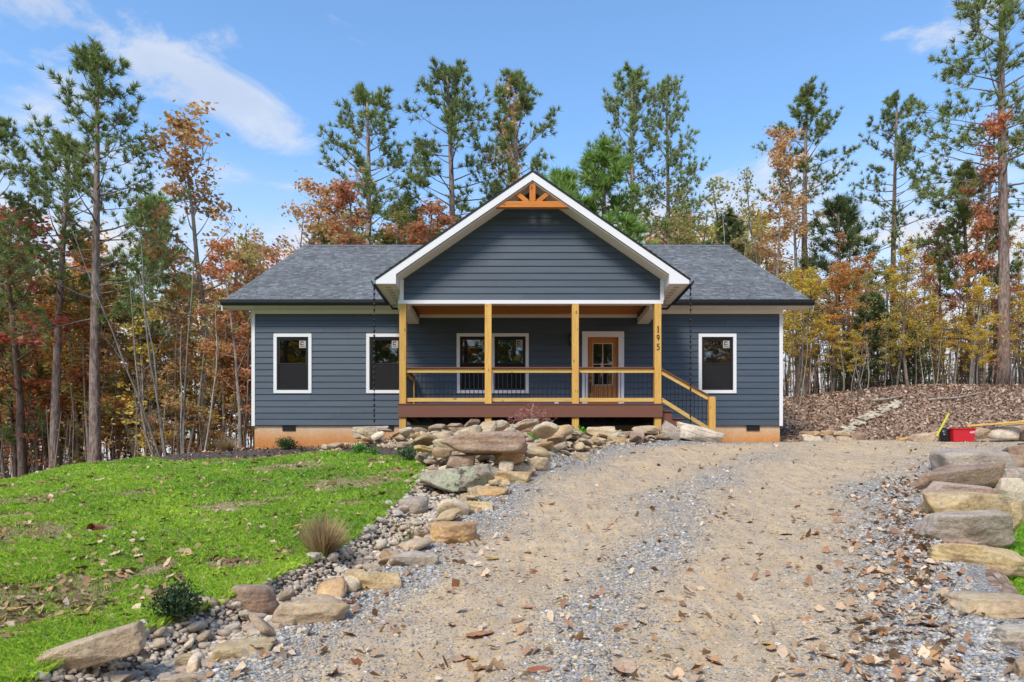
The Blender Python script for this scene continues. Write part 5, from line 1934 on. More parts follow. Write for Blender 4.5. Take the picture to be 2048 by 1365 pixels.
def shrub(name, px, py, h, w, stems, leaves, col, label, ls=.03, Y=None, asp=.45, up=.6, cat='shrub', stemc=None, droop=0.0, wood=True, zup=0.0):
    g_ = gnd(px, py) if Y is None else Vector(((px - CX) / F * Y, Y, Hs((px - CX) / F * Y, Y)))
    r = np.random.default_rng(int(px * 7 + py))
    root = empty(name, (g_.x, g_.y, g_.z - .01 + zup))
    tag(root, label, cat)
    sm = MB()
    tips = []
    for i in range(stems):
        a = r.uniform(0, 6.28)
        sp_ = w * .5 * math.sqrt(r.random())
        hh_ = h * r.uniform(.55, 1) * (1 - .35 * (sp_ / (w * .5)) ** 2)
        ps = []
        for k in range(5):
            t = k / 4
            ps.append((math.cos(a) * sp_ * t ** .8, math.sin(a) * sp_ * t ** .8, hh_ * (t ** up) - droop * h * t ** 3))
        sm.tube(ps, [.006, .005, .004, .003, .002], 4, False)
        tips.append(ps)
    obj('stem', sm.mesh('stem'), stemc or M_DBARK, root)
    n = leaves
    k = r.integers(0, stems, n)
    t = r.uniform(.25, 1.0, n) * 3.999
    i0 = t.astype(int)
    T_ = np.array(tips)
    c = T_[k, i0] + (T_[k, i0 + 1] - T_[k, i0]) * (t - i0)[:, None] + r.normal(0, ls * .9, (n, 3))
    c[:, 2] = np.maximum(c[:, 2], .01)
    d_ = r.normal(size=(n, 3)) + np.array([0, 0, .7])
    d_ /= np.linalg.norm(d_, axis=1)[:, None]
    s_ = np.cross(d_, r.normal(size=(n, 3)))
    s_ /= np.linalg.norm(s_, axis=1)[:, None] + 1e-6
    ll = ls * r.uniform(.7, 1.4, n)[:, None]
    q = np.stack([c, c + d_ * ll * .5 + s_ * ll * asp * .5, c + d_ * ll, c + d_ * ll * .5 - s_ * ll * asp * .5], 1)
    o = obj('foliage', npmesh('foliage', q.reshape(-1, 3), (np.arange(n) * 4)[:, None] + np.arange(4)[None]), M_PLANT, root)
    o.color = (*col, 1)
    return root


shrub('shrub', 352, 1250, .30, .36, 26, 1100, (.045, .085, .035), 'dark green fine-leaved shrub at the lower lawn edge', .032, cat='shrub')
shrub('shrub', 822, 926, .42, .52, 24, 700, (.075, .13, .055), 'wispy grey-green shrub between lawn and rock pile', .045)
shrub('shrub', 572, 899, .32, .62, 30, 1100, (.045, .105, .03), 'low rounded green shrub against the orange foundation', .05)
shrub('shrub', 655, 895, .30, .5, 24, 700, (.055, .12, .035), 'small green shrub at the left end of the rock pile', .05)
shrub('fern', 722, 908, .22, .40, 20, 500, (.10, .24, .04), 'bright green fern at the foot of the rock pile', .05, cat='fern')
shrub('shrub', 855, 868, .24, .36, 16, 260, (.12, .24, .06), 'sparse green plant beside the corner porch post', .05, Y=17.0)
shrub('perennial', 948, 872, .14, .42, 22, 420, (.14, .38, .03), 'lime-green clump under the deck behind the brown slab', .055, Y=16.9, asp=.8, cat='plant', zup=.05)
shrub('perennial', 1066, 876, .16, .42, 22, 420, (.14, .38, .03), 'lime-green clump at the foot of the little red maple', .055, Y=15.2, asp=.8, cat='plant', zup=.08)
shrub('perennial', 1157, 872, .17, .46, 24, 480, (.14, .40, .03), 'lime-green clump beside the middle porch post', .06, Y=16.9, asp=.8, cat='plant', zup=.05)
shrub('perennial', 745, 910, .14, .3, 14, 200, (.10, .26, .04), 'tiny green plant at the front of the rock pile', .05, cat='plant')
shrub('shrub', 690, 900, .16, .34, 18, 260, (.16, .055, .04), 'small reddish twiggy plant in the mulch bed', .03)
shrub('shrub', 605, 903, .20, .40, 20, 160, (.14, .08, .06), 'bare brown twiggy plant beside the round shrub', .03)
# weeping red laceleaf maple in front of the deck
mp = shrub('laceleaf_maple', 1064, 885, 1.05, 1.45, 34, 900, (.40, .15, .12), 'small weeping red laceleaf maple in front of the deck', .055, Y=15.6, asp=.35, up=.42, cat='small tree', stemc=M_GBARK, droop=.38, zup=.16)
obj('trunk', MB().tube([(0, 0, -.25), (.02, .01, .2), (-.02, 0, .45), (.03, .02, .75)], [.03, .026, .02, .012], 6).mesh('trunk'), M_GBARK, mp)
# black-eyed yellow flowers in the channel
g_ = gnd(815, 1094)
fl = empty('yellow_flower', (g_.x, g_.y, g_.z))
tag(fl, 'yellow daisy-like flowers growing among the channel stones', 'flower')
r_ = random.Random(3)
sm, pm_, cm_ = MB(), MB(), MB()
for i in range(11):
    a, d_ = r_.uniform(0, 6.28), r_.uniform(.01, .13)
    h_ = r_.uniform(.10, .24)
    x, y = math.cos(a) * d_ * 1.3, math.sin(a) * d_
    sm.tube([(x * .3, y * .3, 0), (x * .8, y * .8, h_ * .6), (x, y, h_)], .0025, 4, False)
    for k in range(9):
        b = k * .698 + i
        u = Vector((math.cos(b), math.sin(b), .12))
        v = Vector((-math.sin(b), math.cos(b), 0))
        c = Vector((x, y, h_))
        pm_.poly([c + u * .008, c + u * .025 + v * .009, c + u * .042, c + u * .025 - v * .009], [(0, 1, 2, 3)])
    cm_.lathe([(.010, 0), (.008, .008), (0, .012)], 7, (x, y, h_))
o = obj('stem', sm.mesh('stem'), M_PLANT, fl); o.color = (.08, .16, .04, 1)
o = obj('petals', pm_.mesh('petals'), M_PLANT, fl); o.color = (.75, .50, .02, 1)
obj('flower_eye', cm_.mesh('flower_eye'), M_DBARK, fl)
lv = np.random.default_rng(4)
q = []
for i in range(90):
    c = np.array([lv.normal(0, .07), lv.normal(0, .05), lv.uniform(.01, .09)])
    u = lv.normal(size=3); u /= np.linalg.norm(u)
    v = np.cross(u, (0, 0, 1.)); q += [c, c + u * .02 + v * .008, c + u * .045, c + u * .02 - v * .008]
o = obj('foliage', npmesh('foliage', np.array(q), (np.arange(90) * 4)[:, None] + np.arange(4)[None]), M_PLANT, fl)
o.color = (.07, .17, .04, 1)

# ------------------------------------------------------------------ things by the bank
def on(px, py, Y=None):
    g_ = gnd(px, py) if Y is None else P(px, py, Y)
    return g_


TY = 16.6
tp = P(1920, 884, TY)
tz = Hs(tp.x, TY)
tub = empty('plastic_tub', (tp.x, TY, tz + .005))
tag(tub, 'red plastic storage tub standing on the drive by the bank', 'tub')
sc_ = TY / F
w0, w1, hh_ = 20 * sc_, 22.5 * sc_, 27 * sc_
m_ = MB()
dp0, dp1 = .15, .17
m_.poly([(-w0, -dp0, 0), (w0, -dp0, 0), (w0, dp0, 0), (-w0, dp0, 0), (-w1, -dp1, hh_), (w1, -dp1, hh_), (w1, dp1, hh_), (-w1, dp1, hh_),
         (-w1 + .012, -dp1 + .012, hh_), (w1 - .012, -dp1 + .012, hh_), (w1 - .012, dp1 - .012, hh_), (-w1 + .012, dp1 - .012, hh_),
         (-w0 + .012, -dp0 + .012, .015), (w0 - .012, -dp0 + .012, .015), (w0 - .012, dp0 - .012, .015), (-w0 + .012, dp0 - .012, .015)],
        [(3, 2, 1, 0), (0, 1, 5, 4), (1, 2, 6, 5), (2, 3, 7, 6), (3, 0, 4, 7), (4, 5, 9, 8), (5, 6, 10, 9), (6, 7, 11, 10), (7, 4, 8, 11), (8, 9, 13, 12), (9, 10, 14, 13), (10, 11, 15, 14), (11, 8, 12, 15), (12, 13, 14, 15)])
obj('body', m_.mesh('body', .004), M_RED, tub)
rim = MB()
for (a, b, c, d_) in ((-w1 - .014, w1 + .014, -dp1 - .014, -dp1 - .001), (-w1 - .014, w1 + .014, dp1 + .001, dp1 + .014), (-w1 - .014, -w1 - .001, -dp1, dp1), (w1 + .001, w1 + .014, -dp1, dp1)):
    rim.box(a, b, c, d_, hh_ - .028, hh_ + .002)
obj('rim', rim.mesh('rim', .003), M_RED, tub)
# white letters on the tub, slanted like the print
lt = MB()
def stroke(x0, z0, x1, z1, w_=.010):
    yb = -dp0 - .020 * ((z0 + z1) / 2 / hh_) - .0035
    lt.bar((x0 + z0 * .25, yb, z0), (x1 + z1 * .25, yb, z1), .002, w_, (1, 0, 0) if abs(x1 - x0) < abs(z1 - z0) else (0, 0, 1))
bx_, bz_, lh, lw = .075, .20, .045, .034
stroke(bx_, bz_, bx_ + lw / 2, bz_ + lh); stroke(bx_ + lw / 2, bz_ + lh, bx_ + lw, bz_); stroke(bx_ + .008, bz_ + .014, bx_ + lw - .008, bz_ + .014, .007)
bx_ += .043
stroke(bx_, bz_, bx_, bz_ + lh); stroke(bx_, bz_ + lh - .004, bx_ + lw - .004, bz_ + lh - .004, .008); stroke(bx_, bz_ + .004, bx_ + lw - .004, bz_ + .004, .008)
bx_ += .04
stroke(bx_, bz_, bx_, bz_ + lh)
for dz_ in (.004, lh / 2, lh - .004): stroke(bx_, bz_ + dz_, bx_ + lw - .004, bz_ + dz_, .008)
obj('lettering', lt.mesh('lettering'), M_LETTER, tub)
# black refuse bag beside it
bp = P(1888, 884, TY + .05)
bme = rock_mesh('refuse_bag', 55, (.25, .3, .36), 5, 8, 6, .05, False)
o = obj('refuse_bag', bme, M_BAG, None, (bp.x, TY + .05, Hs(bp.x, TY + .05) + .165))
tag(o, 'shiny black plastic bag slumped against the red tub', 'bag')
# yellow striped stake leaning on the bag
s0, s1 = P(1873, 873, TY - .12), P(1898, 827, TY + .12)
stk = empty('marking_stake', (s0.x, s0.y, s0.z))
tag(stk, 'bright yellow pole leaning over the black bag', 'pole')
d_ = s1 - s0
obj('pole', MB().bar((0, 0, 0), d_, .04, .02, (0, 1, 0)).mesh('pole', .003), M_YEL, stk)
obj('tip', MB().tube([(0, 0, 0), -d_ * .30], [.007, .004], 6).mesh('tip'), M_DBARK, stk)
obj('handle', MB().tube([d_, d_ * 1.09], [.008, .006], 6).mesh('handle'), M_DBARK, stk)
# planks lying on the wall
for i, (a, b, y0, y1, lb) in enumerate((((1935, 853), (2080, 841), 17.1, 16.3, 'long sawn plank lying on the wall boulders'), ((1932, 852), (2020, 847), 17.5, 17.4, 'short plank behind the long plank on the wall'),
                                       ((2000, 850), (2090, 844), 17.3, 16.9, 'third plank at the picture edge on the wall'), ((1796, 880), (1882, 864), 17.3, 17.5, 'weathered plank leaning on the low rock left of the bag'))):
    p0, p1 = P(*a, y0), P(*b, y1)
    o = obj('plank', MB().bar((0, 0, 0), p1 - p0, .16, .045).mesh('plank', .004), M_PINE_X, None, p0)
    tag(o, lb, 'plank')
# the open end of a drain pipe in the lawn
g_ = gnd(184, 1066)
o = obj('drain_pipe', MB().tube([(0, -.12, .05), (.02, 0, .03), (.05, .14, -.02)], [.052, .052, .052], 14, False).tube([(0, -.12, .05), (.02, 0, .03), (.05, .14, -.02)], [.044, .044, .044], 14, False).mesh('drain_pipe', 0, True), M_PIPE, None, (g_.x, g_.y + .1, g_.z))
tag(o, 'short clay-coloured pipe end poking out of the lawn', 'pipe')
# logs on the bank
for px, py, ln, a, lb in ((1778, 806, 1.6, .35, 'fallen pale branch at the top of the bank'), (1500 + 420, 803, 2.2, -.1, 'fallen branch on the bank below the yellow leaves')):
    g_ = gnd(px, py, 20)
    o = obj('fallen_branch', MB().tube([(-ln / 2, 0, .06), (0, .1, .14), (ln / 2, 0, .05 + ln * .15)], [.05, .045, .025], 7).mesh('fallen_branch', 0, True), M_GBARK, None, g_, (0, 0, a))
    tag(o, lb, 'branch')

# ------------------------------------------------------------------ trees
GREEN, LIME, DARKG = (.25, .31, .11), (.25, .37, .10), (.15, .20, .085)
RUST, ORANGE, RED, YELLOW, OLIVE, COPPER, BROWN = (.58, .29, .16), (.68, .38, .14), (.58, .22, .15), (.66, .51, .12), (.45, .41, .15), (.64, .41, .20), (.50, .34, .22)


def wander(r, p, d, L, n, up, jit):
    pts = [np.array(p, float)]
    d = np.array(d, float)
    for i in range(n):
        d = d + r.normal(0, jit, 3) + np.array([0, 0, up])
        d /= np.linalg.norm(d)
        pts.append(pts[-1] + d * L / n)
    return pts


def tufts(r, C, D, n_needle, ln, wd):
    """sprays of long needles"""
    n = len(C)
    D = D / (np.linalg.norm(D, axis=1)[:, None] + 1e-9)
    dirs = D[:, None] * .85 + r.normal(0, .5, (n, n_needle, 3)) + np.array([0, 0, .22])
    dirs /= np.linalg.norm(dirs, axis=2)[:, :, None]
    L = ln * r.uniform(.6, 1.2, (n, n_needle, 1))
    side = np.cross(dirs, r.normal(size=(n, n_needle, 3)))
    side /= np.linalg.norm(side, axis=2)[:, :, None] + 1e-9
    b = C[:, None] + dirs * L * .06
    V = np.stack([b - side * wd * .5, b + side * wd * .5, b + dirs * L], 2).reshape(-1, 3)
    return V, np.arange(len(V)).reshape(-1, 3)


def pine_proto(seed, Ht=18.0, cb=.5, R=3.2, nb=48, tr=.21, low=0.0, ntuft=10, nneed=26, ln=.27):
    r = np.random.default_rng(seed)
    lean = r.normal(0, .012, 2)
    tz_ = np.linspace(0, 1, 12)
    cen = np.stack([lean[0] * tz_ * Ht + .10 * np.sin(tz_ * 5 + seed), lean[1] * tz_ * Ht + .10 * np.cos(tz_ * 4 + seed), tz_ * Ht - .3], 1)
    def at(t): return np.array([np.interp(t, tz_, cen[:, i]) for i in range(3)])
    m = MB()
    m.tube(cen, list(tr * (1 - tz_ * .9) ** .8 + .015 + .10 * np.exp(-tz_ * 30)), 9)
    C, D = [], []
    for i in range(nb):
        t = (i + r.random()) / nb
        t = t ** .9
        zf = cb + (1 - cb) * t * .985
        L = R * ((1 - t) ** .5 * (.5 + .6 * r.random()) + .10) * (.55 + .45 * min(1, t / .12 + low))
        el = math.radians(-6 + 62 * t ** 1.15 + r.normal(0, 9))
        a = i * 2.4 + r.normal(0, .5)
        d = (math.cos(a) * math.cos(el), math.sin(a) * math.cos(el), math.sin(el))
        ps = wander(r, at(zf), d, L, 5, .055, .09)
        m.tube(ps, [.045 * (L / R) + .008, .03 * (L / R) + .007, .02 * (L / R) + .006, .012, .008, .005], 4, False)
        dirs = np.array(ps[-1]) - np.array(ps[-2])
        C.append(ps[-1]); D.append(dirs)
        for k in range(ntuft):
            s = r.uniform(.38, 1.0) * 4.999
            j = int(s)
            q = ps[j] + (ps[j + 1] - ps[j]) * (s - j)
            dd = (ps[j + 1] - ps[j]) / np.linalg.norm(ps[j + 1] - ps[j]) + r.normal(0, .75, 3) + np.array([0, 0, .35])
            dd /= np.linalg.norm(dd)
            sl = L * r.uniform(.10, .30)
            e = q + dd * sl
            m.tube([q, q + dd * sl * .5 + [0, 0, .01], e], [.012, .008, .005], 3, False)
            C.append(e); D.append(dd)
            if r.random() < .75:
                C.append(q + dd * sl * .55 + r.normal(0, .05, 3)); D.append(dd + r.normal(0, .3, 3))
    for i in range(10):                                       # dead stubs on the bare stem
        zf = r.uniform(min(.18, cb * .5), cb)
        a = r.uniform(0, 6.28)
        ps = wander(r, at(zf), (math.cos(a), math.sin(a), r.uniform(-.1, .3)), r.uniform(.3, 1.2), 3, 0, .15)
        m.tube(ps, [.018, .012, .008, .004], 3, False)
    V, Fc = tufts(r, np.array(C), np.array(D), nneed, ln, .034)
    return dict(H=Ht, trunk=m.mesh('trunk', 0, True), crown=npmesh('crown', V, Fc))


def leaf_quads(r, C, ls, flat=1.3, asp=.62):
    n = len(C)
    nrm = r.normal(0, flat, (n, 3)) + np.array([0, 0, 1.0])
    nrm /= np.linalg.norm(nrm, axis=1)[:, None]
    u = np.cross(nrm, r.normal(size=(n, 3)))
    u /= np.linalg.norm(u, axis=1)[:, None] + 1e-9
    v = np.cross(nrm, u)
    s = (ls * r.uniform(.6, 1.35, n))[:, None]
    V = np.stack([C - u * s * .5, C + v * s * asp * .5 - u * s * .05, C + u * s * .5 + nrm * s * .12, C - v * s * asp * .5 - u * s * .05], 1)
    return V.reshape(-1, 3), (np.arange(n) * 4)[:, None] + np.arange(4)[None]


def broad_proto(seed, Ht=13.0, cb=.32, R=2.4, limbs=24, leaves=3700, ls=.15, tr=.12, stems=1, up=.05, lift=35, twigs=5):
    r = np.random.default_rng(seed)
    m = MB()
    tw = []
    for st_ in range(stems):
        a0 = r.uniform(0, 6.28)
        off = np.array([math.cos(a0), math.sin(a0), 0]) * (.16 * (stems > 1))
        d0 = np.array([0, 0, 1.0]) + (np.array([math.cos(a0), math.sin(a0), 0]) * r.uniform(.05, .22) if stems > 1 else r.normal(0, .03, 3))
        hs = Ht * (r.uniform(.72, 1) if stems > 1 else 1)
        tk = wander(r, off - [0, 0, .3], d0, hs, 9, .06, .045)
        rad = [tr * (1 - i / 9.6) ** .9 + .008 for i in range(10)]
        m.tube(tk, rad, 7 if stems == 1 else 5, False)
        nl = max(3, limbs // stems)
        for i in range(nl):
            t = cb + (1 - cb) * (i + r.random()) / nl * .99
            s = t * 8.999
            j = int(s)
            q = tk[j] + (tk[j + 1] - tk[j]) * (s - j)
            tt = (t - cb) / (1 - cb)
            L = R * (.55 + .6 * r.random()) * (1 - .72 * tt ** 1.6) * (.7 + .3 * min(1, tt * 5))
            el = math.radians(lift + 28 * tt + r.normal(0, 12))
            a = i * 2.4 + r.normal(0, .6)
            ps = wander(r, q, (math.cos(a) * math.cos(el), math.sin(a) * math.cos(el), math.sin(el)), L, 5, up, .14)
            r0 = max(.010, tr * .32 * L / R)
            m.tube(ps, [r0, r0 * .8, r0 * .6, r0 * .42, r0 * .3, .004], 4, False)
            for k in range(twigs):
                s2 = r.uniform(.3, .98) * 4.999
                j2 = int(s2)
                q2 = ps[j2] + (ps[j2 + 1] - ps[j2]) * (s2 - j2)
                dd = (ps[j2 + 1] - ps[j2]) / np.linalg.norm(ps[j2 + 1] - ps[j2]) + r.normal(0, .7, 3) * np.array([1, 1, .5])
                dd /= np.linalg.norm(dd)
                p2 = wander(r, q2, dd, L * r.uniform(.22, .48), 3, up * .6, .16)
                m.tube(p2, [r0 * .38 + .002, r0 * .28 + .002, .005, .003], 3, False)
                tw.append(p2)
    out = dict(H=Ht, trunk=m.mesh('trunk', 0, True), crown=None)
    if leaves:
        T_ = np.array(tw)
        # whole twigs carry many leaves or few: clumps and holes
        wgt = r.gamma(1.1, 1.0, len(T_))
        k = r.choice(len(T_), leaves, p=wgt / wgt.sum())
        s = r.uniform(.1, 1.0, leaves) * 2.999
        i0 = s.astype(int)
        C = T_[k, i0] + (T_[k, i0 + 1] - T_[k, i0]) * (s - i0)[:, None] + r.normal(0, .17, (leaves, 3)) * np.array([1, 1, .55])
        V, Fc = leaf_quads(r, C, ls)
        out['crown'] = npmesh('crown', V, Fc)
    return out


PINES = [pine_proto(1), pine_proto(2, cb=.42, R=3.5, nb=58), pine_proto(3, cb=.55, R=3.0, nb=44), pine_proto(4, cb=.6, R=2.9, nb=42), pine_proto(5, cb=.35, R=3.8, nb=60)]
PYOUNG = [pine_proto(8, Ht=10, cb=.22, R=2.2, nb=60, tr=.12, low=.5, ntuft=8, nneed=16, ln=.34), pine_proto(9, Ht=10, cb=.25, R=2.0, nb=52, tr=.11, low=.5, ntuft=8)]
CEDAR = pine_proto(12, Ht=6, cb=.06, R=1.5, nb=80, tr=.07, low=.8, ntuft=8, nneed=14, ln=.2)
BROADS = [broad_proto(20), broad_proto(21, cb=.25, R=2.9, limbs=28, leaves=4400), broad_proto(22, cb=.4, R=2.0, limbs=20, leaves=3200), broad_proto(23, Ht=11, cb=.3, R=2.7, leaves=3800, lift=18)]
SPARSE = [broad_proto(30, limbs=24, leaves=900, R=2.1), broad_proto(31, limbs=26, leaves=650, R=1.8, cb=.35), broad_proto(32, limbs=20, leaves=1300, R=2.0, cb=.4)]
THIN = [broad_proto(40, Ht=10, cb=.45, R=1.4, limbs=12, leaves=420, tr=.055, twigs=4), broad_proto(41, Ht=10, cb=.35, R=1.7, limbs=14, leaves=640, tr=.07, twigs=4), broad_proto(42, Ht=10, cb=.55, R=1.2, limbs=10, leaves=300, tr=.05, twigs=3),
        broad_proto(43, Ht=10, cb=.2, R=1.6, limbs=15, leaves=760, tr=.06, twigs=4, lift=15)]
BARE = [broad_proto(50, Ht=9, cb=.25, R=1.6, limbs=30, leaves=0, tr=.034, stems=5, twigs=5, lift=48), broad_proto(51, Ht=9, cb=.35, R=1.3, limbs=16, leaves=0, tr=.05, stems=2, twigs=4, lift=50), broad_proto(52, Ht=8, cb=.5, R=.9, limbs=9, leaves=0, tr=.032, stems=1, twigs=3, lift=50)]
rt = random.Random(77)


def tree(pr, px, top, Y, col, name, label, group=None, bark=None, wid=1.0, cat='tree', crownmat=None, rz=None, lean=0.0):
    x = (px - CX) / F * Y
    z = Hs(x, Y)
    ht = EYE + (HY - top) / F * Y - z
    s = ht / pr['H']
    root = empty(name, (x, Y, z), rt.uniform(0, 6.28) if rz is None else rz)
    root.rotation_euler.x = lean
    root.scale = (s * wid, s * wid, s)
    tag(root, label, cat, group)
    t = obj('trunk', pr['trunk'], None, root)
    if len(pr['trunk'].materials) == 0:
        pr['trunk'].materials.append(M_GBARK)
    t.material_slots[0].link = 'OBJECT'
    t.material_slots[0].material = bark or M_GBARK
    if pr['crown'] is not None:
        c = obj('crown', pr['crown'], None, root)
        if len(pr['crown'].materials) == 0:
            pr['crown'].materials.append(M_LEAF)
        c.material_slots[0].link = 'OBJECT'
        c.material_slots[0].material = crownmat or M_LEAF
        v = rt.uniform(.88, 1.12)
        c.color = (col[0] * v, col[1] * v, col[2] * v, 1)
    return root


def pine(i, px, top, Y, label, wid=1.0, col=GREEN, protos=None, bark=None, rz=None, name='pine_tree'):
    return tree((protos or PINES)[i], px, top, Y, col, name, label, None, bark or M_PBARK, wid, 'pine tree', M_NEEDLE, rz)


# pines one can single out
pine(1, 197, 112, 27.0, 'tall pine with thick grey trunk standing behind the lawn', 1.05)
pine(2, 100, 265, 28.5, 'dark-trunked pine left of the tall thick-trunked one', 1.1)
pine(2, -40, 235, 25.5, 'pine spreading in from the left picture edge', .95)
pine(0, 735, 188, 38.0, 'lone pine above the left half of the roof', 1.12)
pine(0, 905, 140, 38.0, 'tall pine just left of the gable peak', 1.1, rz=2.0)
pine(3, 1030, 148, 39.0, 'tall pine rising directly behind the gable peak', 1.05)
pine(1, 1262, 146, 38.0, 'taller of the two pines above the right roof', .95, rz=1.0)
pine(4, 1335, 178, 39.0, 'lower right of the two pines above the right roof', .85)
pine(1, 1218, 290, 35.5, 'bright green bushy pine right of the gable', 1.35, LIME, PYOUNG)
pine(0, 1108, 345, 36.0, 'bright green pine top peeping over the gable slope', 1.2, LIME, PYOUNG)
pine(3, 1612, 180, 38.5, 'pine with rust leaves before it right of the roof', 1.1)
pine(0, 1787, 198, 37.0, 'slim straight pine right of the house', .95, rz=4.0)
pine(1, 2000, -70, 30.5, 'huge pine at the right edge rising out of the picture', 1.15, rz=.6)
pine(0, 1672, 395, 36.0, 'dense young pine right of the roof ridge', 1.3, DARKG, PYOUNG)
pine(1, 1462, 425, 38.0, 'dark young pine showing over the right end of the ridge', 1.2, DARKG, PYOUNG)
pine(1, 1935, 330, 33.0, 'young pine half hidden left of the huge pine', 1.1, GREEN, PYOUNG)
pine(0, 2075, 180, 34.0, 'pine at the very right edge behind the huge one', 1.1)
pine(1, 5, 420, 30.0, 'young pine low at the left picture edge', .9, GREEN, PYOUNG)
pine(0, 320, 395, 36.0, 'young pine between the tall pine and the copper oak', .95, LIME, PYOUNG)
pine(1, 812, 395, 41.0, 'young pine behind the left roof near the gable', 1.1, GREEN, PYOUNG)
for px, top, Y, lb in ((1742, 585, 31.5, 'dark evergreen cedar in the right wood'), (1830, 640, 31, 'second dark cedar in the right wood right of the slim pine'), (1700, 690, 30.5, 'low dark cedar near the house in the right wood'), (1940, 700, 33, 'low dark cedar under the huge pine')):
    tree(CEDAR, px, top, Y, DARKG, 'cedar_tree', lb, None, M_DBARK, 1.5, 'cedar tree', M_NEEDLE)

# autumn trees one can single out
NAMED = ((BROADS[1], 412, 238, 30.5, COPPER, 'large copper and olive oak left of the house', M_GBARK, 1.25), (BROADS[3], 55, 440, 29.5, RED, 'red maple at the left picture edge', M_DBARK, 1.5),
         (BROADS[0], 480, 470, 27.5, RUST, 'red-orange tree beside the left end of the roof', M_GBARK, 1.0), (BROADS[2], 250, 470, 33, ORANGE, 'orange tree behind the thick pine trunk', M_DBARK, 1.3),
         (BROADS[3], 300, 600, 29.5, OLIVE, 'olive-yellow low tree behind the lawn crest', M_GBARK, 1.5), (BROADS[0], 600, 330, 36, COPPER, 'copper tree with pale trunk above the left roof end', M_PALEBARK, 1.2),
         (BROADS[2], 738, 372, 35, RUST, 'rust tree under the lone pine above the roof', M_GBARK, 1.3), (BROADS[3], 845, 425, 35, RUST, 'low rust tree above the roof near the gable', M_GBARK, 1.3),
         (BROADS[1], 895, 450, 37, LIME, 'yellow-green tree showing at the left gable slope', M_GBARK, 1.2), (SPARSE[2], 965, 145, 38.5, COPPER, 'slender half-bare tree between the two pines by the gable', M_PALEBARK, .9),
         (SPARSE[0], 1480, 300, 36, OLIVE, 'sparse olive tree above the right end of the roof', M_GBARK, 1.4), (BROADS[0], 1592, 255, 37.5, COPPER, 'copper tree in front of the pine right of the roof', M_PALEBARK, .95),
         (BROADS[1], 1872, 445, 34, RED, 'dark red maple in the right wood', M_DBARK, 1.2), (BROADS[3], 1610, 545, 31, YELLOW, 'yellow tree at the right corner of the house', M_GBARK, 1.35),
         (BROADS[0], 1700, 505, 33, ORANGE, 'orange tree in the wood right of the house', M_GBARK, 1.3), (BROADS[2], 1955, 235, 31.5, RUST, 'rust tree in front of the huge pine', M_GBARK, 1.0),
         (BROADS[3], 1940, 560, 30, YELLOW, 'yellow-leaved tree left of the huge pine trunk', M_PALEBARK, 1.3), (BROADS[0], 1795, 520, 35, ORANGE, 'orange tree behind the slim pine trunk', M_DBARK, 1.2),
         (BROADS[1], 150, 545, 31.5, YELLOW, 'amber tree between the two left pines', M_DBARK, 1.2), (BROADS[2], 530, 500, 31, RUST, 'rust tree peeping behind the left roof corner', M_GBARK, 1.1),
         (SPARSE[1], 1945, 300, 30.5, OLIVE, 'tall thin half-bare tree left of the huge pine', M_GBARK, .8), (BROADS[3], 2060, 430, 31, RUST, 'rust tree at the right picture edge', M_DBARK, 1.2),
         (SPARSE[0], 1545, 330, 35, OLIVE, 'thin grey half-bare tree right of the sparse olive one', M_PALEBARK, 1.0), (SPARSE[2], 1395, 430, 36.5, OLIVE, 'low olive thicket tree over the right roof', M_GBARK, 1.5),
         (SPARSE[0], 1440, 350, 37, OLIVE, 'thin olive tree left of the bare many-stemmed one over the roof', M_GBARK, 1.3), (SPARSE[2], 1520, 390, 36, COPPER, 'sparse copper tree at the right end of the ridge', M_GBARK, 1.4), (BROADS[1], 1690, 430, 38, OLIVE, 'olive tree behind the dense young pine', M_GBARK, 1.2), (BROADS[2], 1660, 600, 36, YELLOW, 'golden tree deep in the right wood', M_GBARK, 1.3), (BROADS[0], 400, 560, 33, ORANGE, 'orange tree behind the bare saplings', M_GBARK, 1.3))
for pr, px, top, Y, col, lb, bk, wd in NAMED:
    tree(pr, px, top, Y, col, 'autumn_tree', lb, None, bk, wd)
for pr, px, top, Y, lb, wd in ((BARE[0], 350, 430, 25.2, 'clump of bare pale saplings left of the house', 1.15), (BARE[1], 385, 560, 26, 'pair of bare pale stems beside the sapling clump', 1.0), (BARE[0], 1490, 380, 35, 'bare grey many-stemmed tree over the right roof', 1.2),
                               (BARE[1], 645, 380, 37, 'bare white-stemmed tree over the left roof', 1.1), (BARE[1], 1870, 590, 30, 'bare leaning pale sapling at the top of the bank', 1.0), (BARE[1], 840, 440, 34.5, 'bare branching top over the roof near the gable', 1.0)):
    tree(pr, px, top, Y, BROWN, 'bare_tree', lb, None, M_PALEBARK, wd)

# the many thin trunks of the wood
CNAME = {RUST: 'rust', COPPER: 'copper', ORANGE: 'orange', RED: 'red', BROWN: 'brown', OLIVE: 'olive', YELLOW: 'yellow'}
ZONE = {'l': [(40, 'at the left picture edge'), (120, 'around the dark-trunked pine'), (185, 'left of the thick pine trunk'), (250, 'right of the thick pine trunk'), (320, 'left of the bare sapling clump'), (390, 'behind the bare sapling clump'), (450, 'right of the sapling clump'), (9999, 'beside the left house corner')],
        'r': [(1625, 'beside the right house corner'), (1690, 'right of the yellow tree by the house'), (1750, 'near the dark cedar'), (1810, 'near the slim straight pine'), (1870, 'right of the slim pine'), (1930, 'near the yellow-leaved tree'), (1985, 'left of the huge pine'), (2040, 'right of the huge pine'), (9999, 'at the right picture edge')]}


